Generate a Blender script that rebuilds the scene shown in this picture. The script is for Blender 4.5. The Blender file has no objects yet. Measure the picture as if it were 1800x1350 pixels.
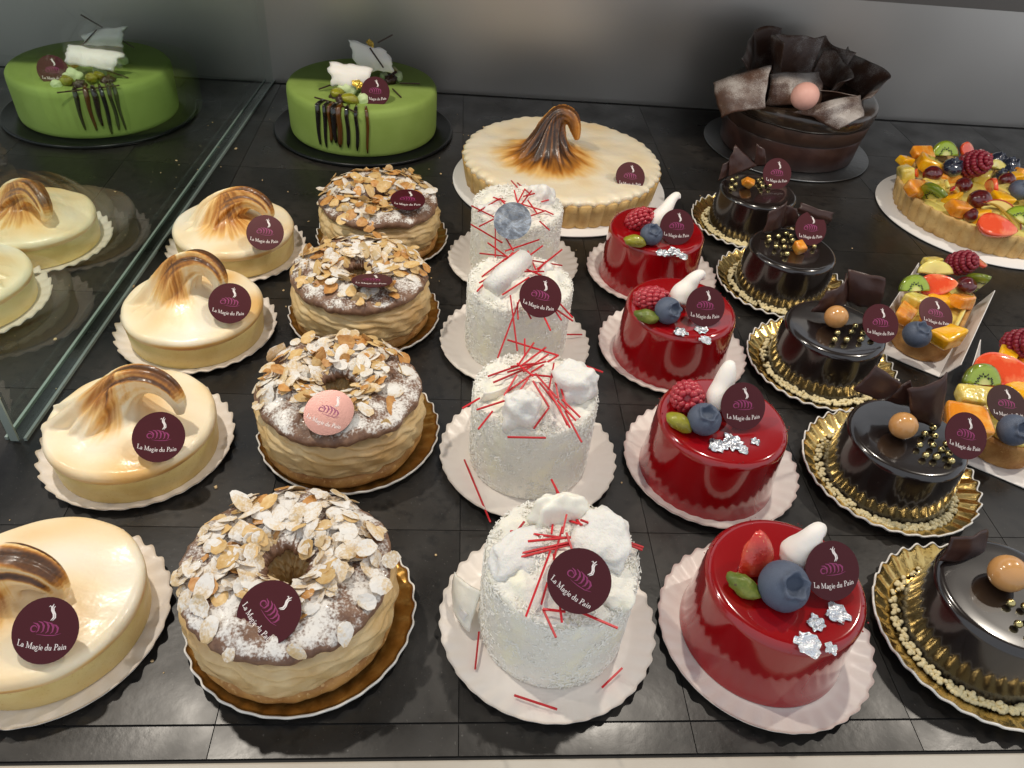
import bpy, bmesh, math, random
import numpy as np
from mathutils import Vector, Matrix, noise

rnd = random.Random(7)
PI = math.pi
S = bpy.context.scene
COL = S.collection

# ------------------------------------------------------------------ camera
cam = bpy.data.objects.new('camera', bpy.data.cameras.new('camera'))
COL.objects.link(cam)
cam.data.sensor_width = 36.0
cam.data.lens = 27.04
cam.data.clip_start = 0.01
cam.data.clip_end = 50.0
cam.matrix_world = Matrix(((0.9960031, -0.02887141, -0.08452376, 0.0),
                           (-0.04500977, 0.65514218, -0.75416367, 0.0),
                           (0.07714885, 0.75495375, 0.65122415, 0.3163),
                           (0, 0, 0, 1)))
S.camera = cam

# ------------------------------------------------------------------ room light seen by the case
W = bpy.data.worlds.new('World'); S.world = W; W.use_nodes = True
bg = W.node_tree.nodes['Background']
bg.inputs[0].default_value = (0.88, 0.93, 1.0, 1)
bg.inputs[1].default_value = 0.74

# ------------------------------------------------------------------ the case's own warm spot lamps, under its roof
def case_lamp(x, y, z, watt, size=0.02):
    l = bpy.data.lights.new('case_lamp', 'AREA'); l.shape = 'DISK'; l.size = size
    l.energy = watt; l.color = (1.0, 0.91, 0.79)
    o = bpy.data.objects.new('case_lamp', l); COL.objects.link(o); o.location = (x, y, z)
    return o
case_lamp(-0.247, 0.41, 0.55, 1.8)
case_lamp(0.19, 0.42, 0.55, 1.15)
case_lamp(0.60, 0.42, 0.55, 1.6)
case_lamp(-0.68, 0.42, 0.55, 1.3)

S.view_settings.view_transform = 'Standard'
S.view_settings.look = 'None'
S.view_settings.gamma = 1.0
S.view_settings.exposure = 0.0
S.cycles.use_denoising = True
S.cycles.max_bounces = 8
S.cycles.transparent_max_bounces = 12
S.cycles.sample_clamp_indirect = 4.0
S.cycles.caustics_reflective = False
S.cycles.caustics_refractive = False

# ================================================================== materials
MATS = {}
def srgb(r, g, b):
    f = lambda c: (c/255/12.92) if c/255 <= 0.04045 else ((c/255+0.055)/1.055)**2.4
    return (f(r), f(g), f(b))

def mat(name, col, rough=0.5, metal=0.0, coat=0.0, coat_rough=0.04, sss=0.0, sss_rad=(0.004, 0.003, 0.002),
        var=None, bump=None, spec=0.5, rough_var=None, aniso=0.0, rand=0.0):
    """Principled material; var=(scale, colour2, lo, hi, detail) mixes a second colour by noise, bump=(scale, distance, detail)."""
    m = bpy.data.materials.new(name); m.use_nodes = True
    nt = m.node_tree; N = nt.nodes; L = nt.links
    p = N['Principled BSDF']
    p.inputs['Base Color'].default_value = (*col, 1)
    p.inputs['Roughness'].default_value = rough
    p.inputs['Metallic'].default_value = metal
    p.inputs['Coat Weight'].default_value = coat
    p.inputs['Coat Roughness'].default_value = coat_rough
    p.inputs['Specular IOR Level'].default_value = spec
    p.inputs['Subsurface Weight'].default_value = sss
    p.inputs['Subsurface Radius'].default_value = sss_rad
    p.inputs['Subsurface Scale'].default_value = 1.0
    tc = N.new('ShaderNodeTexCoord')
    def nz(scale, detail=4.0):
        n = N.new('ShaderNodeTexNoise'); n.inputs['Scale'].default_value = scale; n.inputs['Detail'].default_value = detail
        L.new(tc.outputs['Object'], n.inputs['Vector']); return n.outputs['Fac']
    def mr(src, lo, hi, a=0.0, b=1.0):
        q = N.new('ShaderNodeMapRange'); q.inputs[1].default_value = lo; q.inputs[2].default_value = hi
        q.inputs[3].default_value = a; q.inputs[4].default_value = b
        L.new(src, q.inputs[0]); return q.outputs[0]
    colsock = None
    if var:
        vs = var if isinstance(var, list) else [var]
        for (sc, c2, lo, hi, *dt) in vs:
            mx = N.new('ShaderNodeMix'); mx.data_type = 'RGBA'
            if colsock is None: mx.inputs[6].default_value = (*col, 1)
            else: L.new(colsock, mx.inputs[6])
            mx.inputs[7].default_value = (*c2, 1)
            L.new(mr(nz(sc, dt[0] if dt else 4.0), lo, hi), mx.inputs[0])
            colsock = mx.outputs[2]
    if rand:
        oi = N.new('ShaderNodeObjectInfo')
        hv = N.new('ShaderNodeHueSaturation')
        if colsock is None: hv.inputs['Color'].default_value = (*col, 1)
        else: L.new(colsock, hv.inputs['Color'])
        L.new(mr(oi.outputs['Random'], 0, 1, 1-rand, 1+rand), hv.inputs['Value'])
        colsock = hv.outputs['Color']
    if colsock: L.new(colsock, p.inputs['Base Color'])
    if rough_var:
        sc, a, b = rough_var
        L.new(mr(nz(sc), 0.3, 0.7, a, b), p.inputs['Roughness'])
    if bump:
        sc, dist, *dt = bump
        b = N.new('ShaderNodeBump'); b.inputs['Distance'].default_value = dist; b.inputs['Strength'].default_value = 1.0
        L.new(nz(sc, dt[0] if dt else 4.0), b.inputs['Height']); L.new(b.outputs[0], p.inputs['Normal'])
        if coat: L.new(b.outputs[0], p.inputs['Coat Normal'])
    m['_col'] = 0
    MATS[name] = m
    return m

def dusted(name, col, col2, cov=(0.42, 0.62), rough=0.6, fine=900, coarse=90, bump=None, side=0.25, white=(0.80, 0.77, 0.72), rand=0.0, coat=0.0, sss=0.0):
    """A material under a fall of icing sugar: white where noise and the upward normal agree."""
    m = mat(name, col, rough, var=(260, col2, 0.35, 0.65), bump=bump, rand=rand, coat=coat, sss=sss)
    nt = m.node_tree; N = nt.nodes; L = nt.links; p = N['Principled BSDF']
    geo = N.new('ShaderNodeNewGeometry'); sx = N.new('ShaderNodeSeparateXYZ'); L.new(geo.outputs['Normal'], sx.inputs[0])
    def nz(scale, d):
        n = N.new('ShaderNodeTexNoise'); n.inputs['Scale'].default_value = scale; n.inputs['Detail'].default_value = d
        L.new(geo.outputs['Position'], n.inputs['Vector']); return n.outputs['Fac']
    def op(o, a, b):
        q = N.new('ShaderNodeMath'); q.operation = o
        for i, v in enumerate((a, b)):
            if isinstance(v, float): q.inputs[i].default_value = v
            else: L.new(v, q.inputs[i])
        return q.outputs[0]
    mixn = op('ADD', op('MULTIPLY', nz(coarse, 3.0), 0.62), op('MULTIPLY', nz(fine, 5.0), 0.38))
    up = N.new('ShaderNodeMapRange'); up.inputs[1].default_value = side; up.inputs[2].default_value = 0.95
    up.inputs[3].default_value = -0.16; up.inputs[4].default_value = 0.05
    L.new(sx.outputs['Z'], up.inputs[0])
    mr = N.new('ShaderNodeMapRange'); mr.interpolation_type = 'SMOOTHSTEP'; mr.inputs[1].default_value = cov[0]; mr.inputs[2].default_value = cov[1]
    L.new(op('ADD', mixn, up.outputs[0]), mr.inputs[0])
    mx = N.new('ShaderNodeMix'); mx.data_type = 'RGBA'; mx.inputs[7].default_value = (*white, 1)
    L.new(p.inputs['Base Color'].links[0].from_socket, mx.inputs[6]); L.new(mr.outputs[0], mx.inputs[0])
    L.new(mx.outputs[2], p.inputs['Base Color'])
    return m

M = MATS
mat('slate', (0.013, 0.012, 0.011), 0.3, var=[(9, (0.032, 0.028, 0.024), 0.42, 0.70, 6.0), (160, (0.007, 0.0065, 0.006), 0.52, 0.72, 5.0), (700, (0.07, 0.066, 0.06), 0.69, 0.75, 2.0)], bump=(300, 0.00006, 5.0), rough_var=(22, 0.22, 0.46), rand=0.12)
mat('grout', (0.012, 0.011, 0.010), 0.8)
mat('ledge', srgb(196, 190, 178), 0.42, bump=(700, 0.00004), var=(14, srgb(176, 168, 155), 0.4, 0.7))
mat('steel', (0.70, 0.66, 0.61), 0.42, metal=0.75, var=(4, (0.56, 0.53, 0.49), 0.35, 0.65, 2.0), rough_var=(3, 0.28, 0.4))
mat('dark_metal', (0.22, 0.20, 0.18), 0.5, metal=1.0)
mat('card_white', srgb(240, 232, 224), 0.42, coat=0.25, coat_rough=0.25, bump=(160, 0.0001), sss=0.0)
mat('card_edge', srgb(240, 236, 228), 0.6)
mat('card_gold', (0.88, 0.64, 0.25), 0.22, metal=1.0, bump=(300, 0.00025), var=(120, (0.74, 0.48, 0.14), 0.4, 0.65))
mat('card_gold_dull', (0.62, 0.36, 0.10), 0.36, metal=0.9, bump=(300, 0.0002), var=(160, (0.42, 0.22, 0.05), 0.4, 0.65))
mat('card_silver', (0.24, 0.25, 0.26), 0.34, metal=1.0, bump=(240, 0.0003))
mat('card_black', (0.008, 0.009, 0.010), 0.28, spec=0.3)
mat('paper_white', srgb(238, 235, 232), 0.55)
mat('tag_foil', (0.070, 0.010, 0.014), 0.38, metal=0.15, bump=(2600, 0.00002), spec=0.28)
mat('tag_foil_lamplit', (0.125, 0.072, 0.066), 0.30, metal=1.0, bump=(2600, 0.00003))  # same maroon foil, with the coppery gleam of a lamp put into its colour
mat('tag_silver', (0.34, 0.37, 0.42), 0.26, metal=1.0, bump=(320, 0.00025), var=(140, (0.75, 0.80, 0.86), 0.42, 0.62))
mat('print_white', srgb(238, 228, 224), 0.5)
mat('print_purple', srgb(142, 48, 98), 0.5)
mat('tart_side', srgb(226, 203, 138), 0.42, var=[(60, srgb(216, 188, 118), 0.4, 0.7), (900, srgb(206, 172, 100), 0.62, 0.75)], bump=(500, 0.00012), sss=0.25)
mat('pastry', srgb(214, 180, 118), 0.6, var=[(80, srgb(190, 148, 84), 0.4, 0.7), (700, srgb(168, 122, 62), 0.6, 0.75)], bump=(700, 0.0003))
mat('cream', srgb(220, 194, 146), 0.45, var=[(70, srgb(202, 168, 112), 0.38, 0.66), (30, srgb(190, 150, 96), 0.55, 0.75)], bump=(420, 0.00025), sss=0.15)
mat('choux', srgb(196, 146, 82), 0.55, var=[(110, srgb(160, 108, 54), 0.38, 0.66), (500, srgb(216, 176, 116), 0.58, 0.7)], bump=(300, 0.0005))
dusted('choux_top', srgb(132, 98, 74), srgb(104, 72, 54), cov=(0.46, 0.62), bump=(260, 0.0006), rough=0.5, coat=0.15)
dusted('almond', srgb(224, 200, 158), srgb(208, 176, 124), cov=(0.40, 0.60), bump=(500, 0.0002), rough=0.55, rand=0.12, side=0.0)
dusted('almond_bare', srgb(220, 190, 136), srgb(204, 164, 100), cov=(0.62, 0.75), bump=(500, 0.0002), rough=0.45, rand=0.12, side=0.0)
dusted('almond_toast', srgb(208, 158, 94), srgb(184, 126, 64), cov=(0.62, 0.75), bump=(500, 0.0002), rough=0.45, rand=0.12, side=0.0)
mat('coconut', srgb(238, 235, 224), 0.75, var=[(70, srgb(247, 243, 220), 0.5, 0.7)], sss=0.15, bump=(1400, 0.0003))
mat('coconut_sliver', srgb(241, 239, 231), 0.7)
mat('white_chocolate', srgb(244, 240, 226), 0.4, bump=(240, 0.0004), sss=0.3)
mat('coconut_block', srgb(232, 230, 224), 0.5, bump=(600, 0.0006), sss=0.35)
mat('sugar_red', srgb(196, 24, 36), 0.42, rand=0.2)
mat('red_glaze', (0.29, 0.0012, 0.004), 0.16, coat=1.0, coat_rough=0.05, bump=(26, 0.0006, 1.0), spec=0.4)
mat('dark_glaze', (0.011, 0.007, 0.006), 0.22, coat=1.0, coat_rough=0.09, bump=(30, 0.0005, 1.0))
mat('chocolate', (0.055, 0.024, 0.018), 0.36, bump=(120, 0.0003), var=(60, (0.040, 0.016, 0.012), 0.4, 0.6))
dusted('chocolate_dusted', (0.095, 0.046, 0.029), (0.07, 0.032, 0.020), cov=(0.43, 0.66), fine=1400, coarse=40, rough=0.4, side=-1.0, bump=(90, 0.0006), white=(0.42, 0.38, 0.35))
mat('choc_mousse', srgb(66, 44, 33), 0.5, bump=(200, 0.0002))
mat('choc_glaze_brown', srgb(58, 44, 34), 0.2, coat=0.6, coat_rough=0.1, bump=(40, 0.0006, 1.0))
mat('gold_pearl', (0.62, 0.52, 0.24), 0.18, metal=1.0)
mat('caramel_ball', srgb(206, 152, 92), 0.22, coat=0.5, coat_rough=0.08, bump=(220, 0.0002))
mat('pink_ball', srgb(226, 172, 158), 0.5, bump=(300, 0.0001))
mat('crunch_bead', srgb(240, 224, 176), 0.5, rand=0.06)
mat('candied_orange', srgb(222, 136, 30), 0.25, coat=0.5, bump=(320, 0.0007), var=(180, srgb(240, 176, 70), 0.45, 0.65), sss=0.2)
mat('silver_leaf', (0.82, 0.84, 0.88), 0.20, metal=1.0, bump=(900, 0.0007))
mat('gold_leaf', (0.9, 0.66, 0.14), 0.22, metal=1.0, bump=(900, 0.0007))
mat('meringue_white', srgb(244, 238, 230), 0.55, bump=(260, 0.00025), sss=0.3)
mat('blueberry', (0.050, 0.066, 0.105), 0.5, var=[(150, (0.16, 0.20, 0.28), 0.42, 0.68), (800, (0.03, 0.04, 0.08), 0.55, 0.75)], bump=(500, 0.0001))
mat('blueberry_wet', (0.012, 0.014, 0.03), 0.12, coat=1.0, var=(150, (0.03, 0.04, 0.07), 0.42, 0.68))
mat('raspberry', (0.42, 0.018, 0.035), 0.30, coat=0.4, coat_rough=0.15, sss=0.25, var=(300, (0.52, 0.05, 0.07), 0.45, 0.65))
dusted('raspberry_sugar', (0.20, 0.008, 0.022), (0.26, 0.016, 0.035), cov=(0.60, 0.76), rough=0.4, side=0.2)
mat('strawberry', srgb(206, 48, 34), 0.25, coat=0.8, sss=0.3, var=[(90, srgb(232, 96, 66), 0.42, 0.66), (1100, srgb(236, 168, 110), 0.68, 0.73)], bump=(600, 0.0004))
mat('strawberry_cut', srgb(234, 84, 44), 0.16, coat=1.0, sss=0.3, var=(130, srgb(246, 140, 92), 0.5, 0.7), bump=(160, 0.0004))
mat('mango', srgb(244, 176, 12), 0.14, coat=1.0, sss=0.3, var=(130, srgb(250, 198, 50), 0.42, 0.66), bump=(220, 0.0005))
mat('papaya', srgb(236, 146, 34), 0.14, coat=1.0, sss=0.3, var=(160, srgb(248, 186, 92), 0.44, 0.68), bump=(260, 0.0006))
mat('pineapple', srgb(226, 200, 84), 0.16, coat=1.0, sss=0.3, var=(200, srgb(240, 222, 140), 0.42, 0.66), bump=(320, 0.0007))
mat('melon', srgb(232, 216, 122), 0.16, coat=1.0, sss=0.3, bump=(120, 0.0003))
mat('apple_flesh', srgb(226, 198, 110), 0.2, coat=0.8, bump=(200, 0.0003))
mat('apple_skin', srgb(186, 40, 32), 0.15, coat=1.0)
mat('red_grape', (0.085, 0.008, 0.010), 0.08, coat=1.0, coat_rough=0.02, sss=0.15, var=(120, (0.16, 0.014, 0.012), 0.45, 0.65))
mat('pistachio', srgb(150, 148, 34), 0.35, coat=0.3, var=[(160, srgb(120, 112, 26), 0.42, 0.66), (600, srgb(172, 168, 70), 0.6, 0.72)], bump=(300, 0.0004))
mat('pistachio_green', srgb(92, 108, 34), 0.4, var=[(160, srgb(126, 132, 52), 0.42, 0.66), (500, srgb(84, 60, 48), 0.62, 0.72)], bump=(300, 0.0004))
mat('green_velvet', srgb(146, 170, 84), 0.75, bump=(1500, 0.0001), var=(30, srgb(136, 160, 74), 0.4, 0.65))
mat('green_cream', srgb(206, 222, 168), 0.5, bump=(300, 0.0004))
mat('caramel', (0.10, 0.035, 0.004), 0.1, coat=1.0)
mat('dark_syrup', (0.008, 0.005, 0.004), 0.06, coat=1.0)
mat('crumb', srgb(214, 186, 140), 0.7)
mat('seed', (0.012, 0.010, 0.006), 0.4)
mat('lamp_housing', (0.3, 0.3, 0.3), 0.4, metal=1.0)

# kiwi flesh: pale core, dark ring of seeds, green body (object coordinates of the slice, radius 1)
def kiwi_mat():
    m = mat('kiwi', srgb(140, 166, 40), 0.14, coat=1.0, sss=0.2, bump=(300, 0.0003))
    N = m.node_tree.nodes; L = m.node_tree.links; p = N['Principled BSDF']
    at = N.new('ShaderNodeAttribute'); at.attribute_name = 'rad'
    r = N.new('ShaderNodeValToRGB'); e = r.color_ramp.elements
    e[0].position = 0.0; e[0].color = (*srgb(226, 226, 150), 1)
    e[1].position = 1.0; e[1].color = (*srgb(108, 122, 30), 1)
    for ps, c in ((0.22, srgb(214, 216, 128)), (0.36, srgb(150, 176, 44)), (0.8, srgb(152, 178, 50))):
        q = e.new(ps); q.color = (*c, 1)
    L.new(at.outputs['Fac'], r.inputs[0]); L.new(r.outputs[0], p.inputs['Base Color'])
kiwi_mat()

# torched meringue: cream white, amber where the flame browned it, dark where it charred
def meringue_mat():
    m = mat('meringue_torched', srgb(244, 232, 200), 0.40, coat=0.25, coat_rough=0.18, sss=0.3, bump=(90, 0.0007, 3.0))
    N = m.node_tree.nodes; L = m.node_tree.links; p = N['Principled BSDF']
    at = N.new('ShaderNodeAttribute'); at.attribute_name = 'toast'
    sp = N.new('ShaderNodeSeparateColor'); L.new(at.outputs['Color'], sp.inputs[0])
    r = N.new('ShaderNodeValToRGB'); e = r.color_ramp.elements
    e[0].position = 0.0; e[0].color = (*srgb(246, 238, 220), 1)
    e[1].position = 1.0; e[1].color = (*srgb(46, 26, 14), 1)
    for ps, c in ((0.20, srgb(244, 226, 190)), (0.40, srgb(232, 188, 116)), (0.60, srgb(188, 124, 48)), (0.82, srgb(108, 66, 28))):
        q = e.new(ps); q.color = (*c, 1)
    L.new(sp.outputs[0], r.inputs[0]); L.new(r.outputs[0], p.inputs['Base Color'])
meringue_mat()

def glass_mat():
    m = bpy.data.materials.new('divider_glass'); m.use_nodes = True; N = m.node_tree.nodes; L = m.node_tree.links
    N.remove(N['Principled BSDF'])
    tr = N.new('ShaderNodeBsdfTransparent'); tr.inputs[0].default_value = (0.90, 0.955, 0.925, 1)
    gl = N.new('ShaderNodeBsdfGlossy'); gl.inputs['Roughness'].default_value = 0.01
    lw = N.new('ShaderNodeLayerWeight'); pw = N.new('ShaderNodeMath'); pw.operation = 'POWER'; pw.inputs[1].default_value = 5.0
    L.new(lw.outputs['Facing'], pw.inputs[0])
    fr = N.new('ShaderNodeMapRange'); fr.inputs[3].default_value = 0.04; fr.inputs[4].default_value = 1.0; L.new(pw.outputs[0], fr.inputs[0])
    mx = N.new('ShaderNodeMixShader'); L.new(fr.outputs[0], mx.inputs[0]); L.new(tr.outputs[0], mx.inputs[1]); L.new(gl.outputs[0], mx.inputs[2])
    L.new(mx.outputs[0], N['Material Output'].inputs[0]); MATS['divider_glass'] = m
    m2 = bpy.data.materials.new('glass_edge'); m2.use_nodes = True; q = m2.node_tree.nodes['Principled BSDF']
    q.inputs['Base Color'].default_value = (0.30, 0.36, 0.33, 1); q.inputs['Roughness'].default_value = 0.15
    MATS['glass_edge'] = m2
    m3 = m2.copy(); m3.node_tree.nodes['Principled BSDF'].inputs['Base Color'].default_value = (0.02, 0.03, 0.026, 1); MATS['glass_end'] = m3
glass_mat()

# ================================================================== mesh helpers
def mesh(name, V, F, m=None, smooth=True, mi=None):
    me = bpy.data.meshes.new(name)
    me.from_pydata([tuple(v) for v in V], [], F)
    if m:
        for x in (m if isinstance(m, (list, tuple)) else [m]): me.materials.append(MATS[x])
    if smooth: me.shade_smooth()
    if mi: me.polygons.foreach_set('material_index', mi)
    me.update()
    return me

def put(name, me, parent=None, loc=(0, 0, 0), rot=None, mtx=None, scale=None):
    o = bpy.data.objects.new(name, me); COL.objects.link(o)
    if parent is not None: o.parent = parent
    if mtx is not None: o.matrix_basis = mtx
    else:
        o.location = loc
        if rot: o.rotation_euler = rot
        if scale: o.scale = scale if hasattr(scale, '__len__') else (scale,)*3
    return o

def tagp(o, label, cat, group=None):
    o['label'] = label; o['category'] = cat
    if group: o['group'] = group
    return o

def thing(name, label, cat, loc, rz=0.0, group=None):
    o = bpy.data.objects.new(name, None); COL.objects.link(o); o.empty_display_size = 0.01
    o.location = loc; o.rotation_euler = (0, 0, rz)
    return tagp(o, label, cat, group)

def struct(name, me, **k):
    o = put(name, me, **k); o['kind'] = 'structure'; return o

def box_vf(c, h):
    cx, cy, cz = c; hx, hy, hz = h
    V = [(cx+sx*hx, cy+sy*hy, cz+sz*hz) for sz in (-1, 1) for sy in (-1, 1) for sx in (-1, 1)]
    F = [(0, 2, 3, 1), (4, 5, 7, 6), (0, 1, 5, 4), (2, 6, 7, 3), (0, 4, 6, 2), (1, 3, 7, 5)]
    return V, F

def bevel_box(name, h, bev, m, seg=2, jitter=0.0, seed=0, smooth=True):
    V, F = box_vf((0, 0, 0), h)
    r = random.Random(seed)
    V = [(x+r.uniform(-jitter, jitter), y+r.uniform(-jitter, jitter), z+r.uniform(-jitter, jitter)) for x, y, z in V]
    bm = bmesh.new()
    vs = [bm.verts.new(v) for v in V]
    for f in F: bm.faces.new([vs[i] for i in f])
    bmesh.ops.bevel(bm, geom=list(bm.edges), offset=bev, segments=seg, profile=0.6, affect='EDGES')
    bmesh.ops.recalc_face_normals(bm, faces=bm.faces)
    me = bpy.data.meshes.new(name); bm.to_mesh(me); bm.free()
    me.materials.append(MATS[m])
    if smooth: me.shade_smooth()
    return me

def lathe_vf(prof, seg, fn=None, closed=False):
    """prof: [(r,z)] ; r==0 ends make a pole. fn(r,z,a)->(r,z). closed: profile is a loop (a ring body)."""
    V, F, rows = [], [], []
    for (r, z) in prof:
        if r <= 1e-9 and not closed:
            rr, zz = (fn(0.0, z, 0.0) if fn else (0.0, z))
            rows.append([len(V)]); V.append((0, 0, zz))
        else:
            row = []
            for k in range(seg):
                a = 2*PI*k/seg
                rr, zz = fn(r, z, a) if fn else (r, z)
                row.append(len(V)); V.append((rr*math.cos(a), rr*math.sin(a), zz))
            rows.append(row)
    pairs = list(zip(rows, rows[1:])) + ([(rows[-1], rows[0])] if closed else [])
    for A, B in pairs:
        if len(A) == 1 and len(B) == 1: continue
        for k in range(seg):
            k2 = (k+1) % seg
            if len(A) == 1: F.append((A[0], B[k2], B[k]))
            elif len(B) == 1: F.append((A[k], A[k2], B[0]))
            else: F.append((A[k], A[k2], B[k2], B[k]))
    return V, F

def tube_vf(pts, radii, seg=10, fn=None, caps=True, up=(0, 0, 1), flat=1.0):
    pts = [Vector(p) for p in pts]; V, F = [], []
    n = len(pts); ref = Vector(up); prev = None
    for i, p in enumerate(pts):
        t = (pts[min(i+1, n-1)] - pts[max(i-1, 0)]).normalized()
        if prev is None:
            x = t.cross(ref)
            if x.length < 1e-4: x = t.cross(Vector((1, 0, 0)))
            x.normalize()
        else:
            x = (prev - t*prev.dot(t)).normalized()
        prev = x; y = t.cross(x)
        for k in range(seg):
            a = 2*PI*k/seg
            r = radii[i]*(fn(i/(n-1), a) if fn else 1.0)
            V.append(p + x*(r*math.cos(a)) + y*(r*math.sin(a)*flat))
    for i in range(n-1):
        for k in range(seg):
            k2 = (k+1) % seg
            F.append((i*seg+k, i*seg+k2, (i+1)*seg+k2, (i+1)*seg+k))
    if caps:
        F.append(tuple(reversed(range(seg)))); F.append(tuple((n-1)*seg+k for k in range(seg)))
    return V, F

def spline(pts, n):
    """Catmull-Rom through pts (tuples of any length)."""
    P_ = [np.array(p, float) for p in pts]; P_ = [2*P_[0]-P_[1]] + P_ + [2*P_[-1]-P_[-2]]
    out = []
    m = len(P_)-3
    for i in range(n):
        u = i/(n-1)*m; k = min(int(u), m-1); t = u-k
        a, b, c, d = P_[k:k+4]
        out.append(0.5*((2*b) + (-a+c)*t + (2*a-5*b+4*c-d)*t*t + (-a+3*b-3*c+d)*t**3))
    return out

def sheet_vf(fn, nu, nv, th):
    """Thin sheet with real thickness over fn(u,v)->Vector."""
    G = [[Vector(fn(i/nu, j/nv)) for j in range(nv+1)] for i in range(nu+1)]
    def nrm(i, j):
        a = G[min(i+1, nu)][j]-G[max(i-1, 0)][j]; b = G[i][min(j+1, nv)]-G[i][max(j-1, 0)]
        n = a.cross(b); return n.normalized() if n.length > 1e-12 else Vector((0, 0, 1))
    V, F = [], []
    for s in (0.5, -0.5):
        for i in range(nu+1):
            for j in range(nv+1): V.append(G[i][j]+nrm(i, j)*th*s)
    w = nv+1; off = (nu+1)*w
    for i in range(nu):
        for j in range(nv):
            F.append((i*w+j, (i+1)*w+j, (i+1)*w+j+1, i*w+j+1))
            F.append((off+i*w+j, off+i*w+j+1, off+(i+1)*w+j+1, off+(i+1)*w+j))
    ring = [i*w for i in range(nu+1)] + [nu*w+j for j in range(1, nv+1)] + [i*w+nv for i in range(nu-1, -1, -1)] + [j for j in range(nv-1, 0, -1)]
    for a, b in zip(ring, ring[1:]+ring[:1]): F.append((b, a, off+a, off+b))
    return V, F

def merge(*vfs):
    V, F = [], []
    for v, f in vfs:
        o = len(V); V += list(v); F += [tuple(i+o for i in q) for q in f]
    return V, F

def xf(vf, mtx):
    return [mtx @ Vector(v) for v in vf[0]], vf[1]

def blob_vf(rx, ry, rz, seed=0, amp=0.0, freq=2.0, u=20, v=12):
    V, F = lathe_vf([(math.sin(PI*i/v), -math.cos(PI*i/v)) if 0 < i < v else (0.0, -math.cos(PI*i/v)) for i in range(v+1)], u)
    out = []
    for p in V:
        q = Vector(p)
        d = 1 + amp*noise.noise(q*freq+Vector((seed*7.3, seed*3.1, seed)))
        out.append((q.x*rx*d, q.y*ry*d, q.z*rz*d))
    return out, F

def voxel(vf, size, iters=4):
    me = mesh('tmp', *vf)
    o = bpy.data.objects.new('tmp', me); COL.objects.link(o)
    r = o.modifiers.new('r', 'REMESH'); r.mode = 'VOXEL'; r.voxel_size = size
    s = o.modifiers.new('s', 'SMOOTH'); s.factor = 0.5; s.iterations = iters
    dg = bpy.context.evaluated_depsgraph_get(); dg.update()
    out = bpy.data.meshes.new_from_object(o.evaluated_get(dg))
    bpy.data.objects.remove(o); bpy.data.meshes.remove(me)
    return out

def face_to(pos, elev, yaw=0.0, roll=0.0):
    """Matrix whose local +Z looks out of a tag: yaw turns it about the vertical (0 = towards the shop), elev lifts it, roll turns the print."""
    e = math.radians(elev); y = math.radians(yaw)
    n = Vector((math.sin(y)*math.cos(e), -math.cos(y)*math.cos(e), math.sin(e)))
    right = Vector((math.cos(y), math.sin(y), 0)); upv = n.cross(right)
    m = Matrix((right, upv, n)).transposed().to_4x4() @ Matrix.Rotation(math.radians(roll), 4, 'Z')
    m.translation = Vector(pos); return m

# ================================================================== the printed tag
def strip2d(pts):
    """pts [(x,y,w)] -> quads of a stroke of varying width"""
    V, F = [], []; n = len(pts)
    for i, (x, y, w) in enumerate(pts):
        a = pts[max(i-1, 0)]; b = pts[min(i+1, n-1)]
        dx, dy = b[0]-a[0], b[1]-a[1]; l = math.hypot(dx, dy) or 1
        nx, ny = -dy/l*w/2, dx/l*w/2
        V += [(x+nx, y+ny, 0), (x-nx, y-ny, 0)]
    for i in range(n-1): F.append((2*i+1, 2*i+3, 2*i+2, 2*i))
    return V, F
def arcp(cx, cy, rx, ry, a0, a1, w0, w1, n=10, mid=None):
    out = []
    for i in range(n+1):
        t = i/n; a = math.radians(a0+(a1-a0)*t)
        w = (w0+(w1-w0)*t) if mid is None else (w0+(mid-w0)*math.sin(PI*t))
        out.append((cx+rx*math.cos(a), cy+ry*math.sin(a), w))
    return out
TK, TN = 0.135, 0.06
def ln(x0, y0, x1, y1, w): return [(x0, y0, w), (x1, y1, w)]
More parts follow.
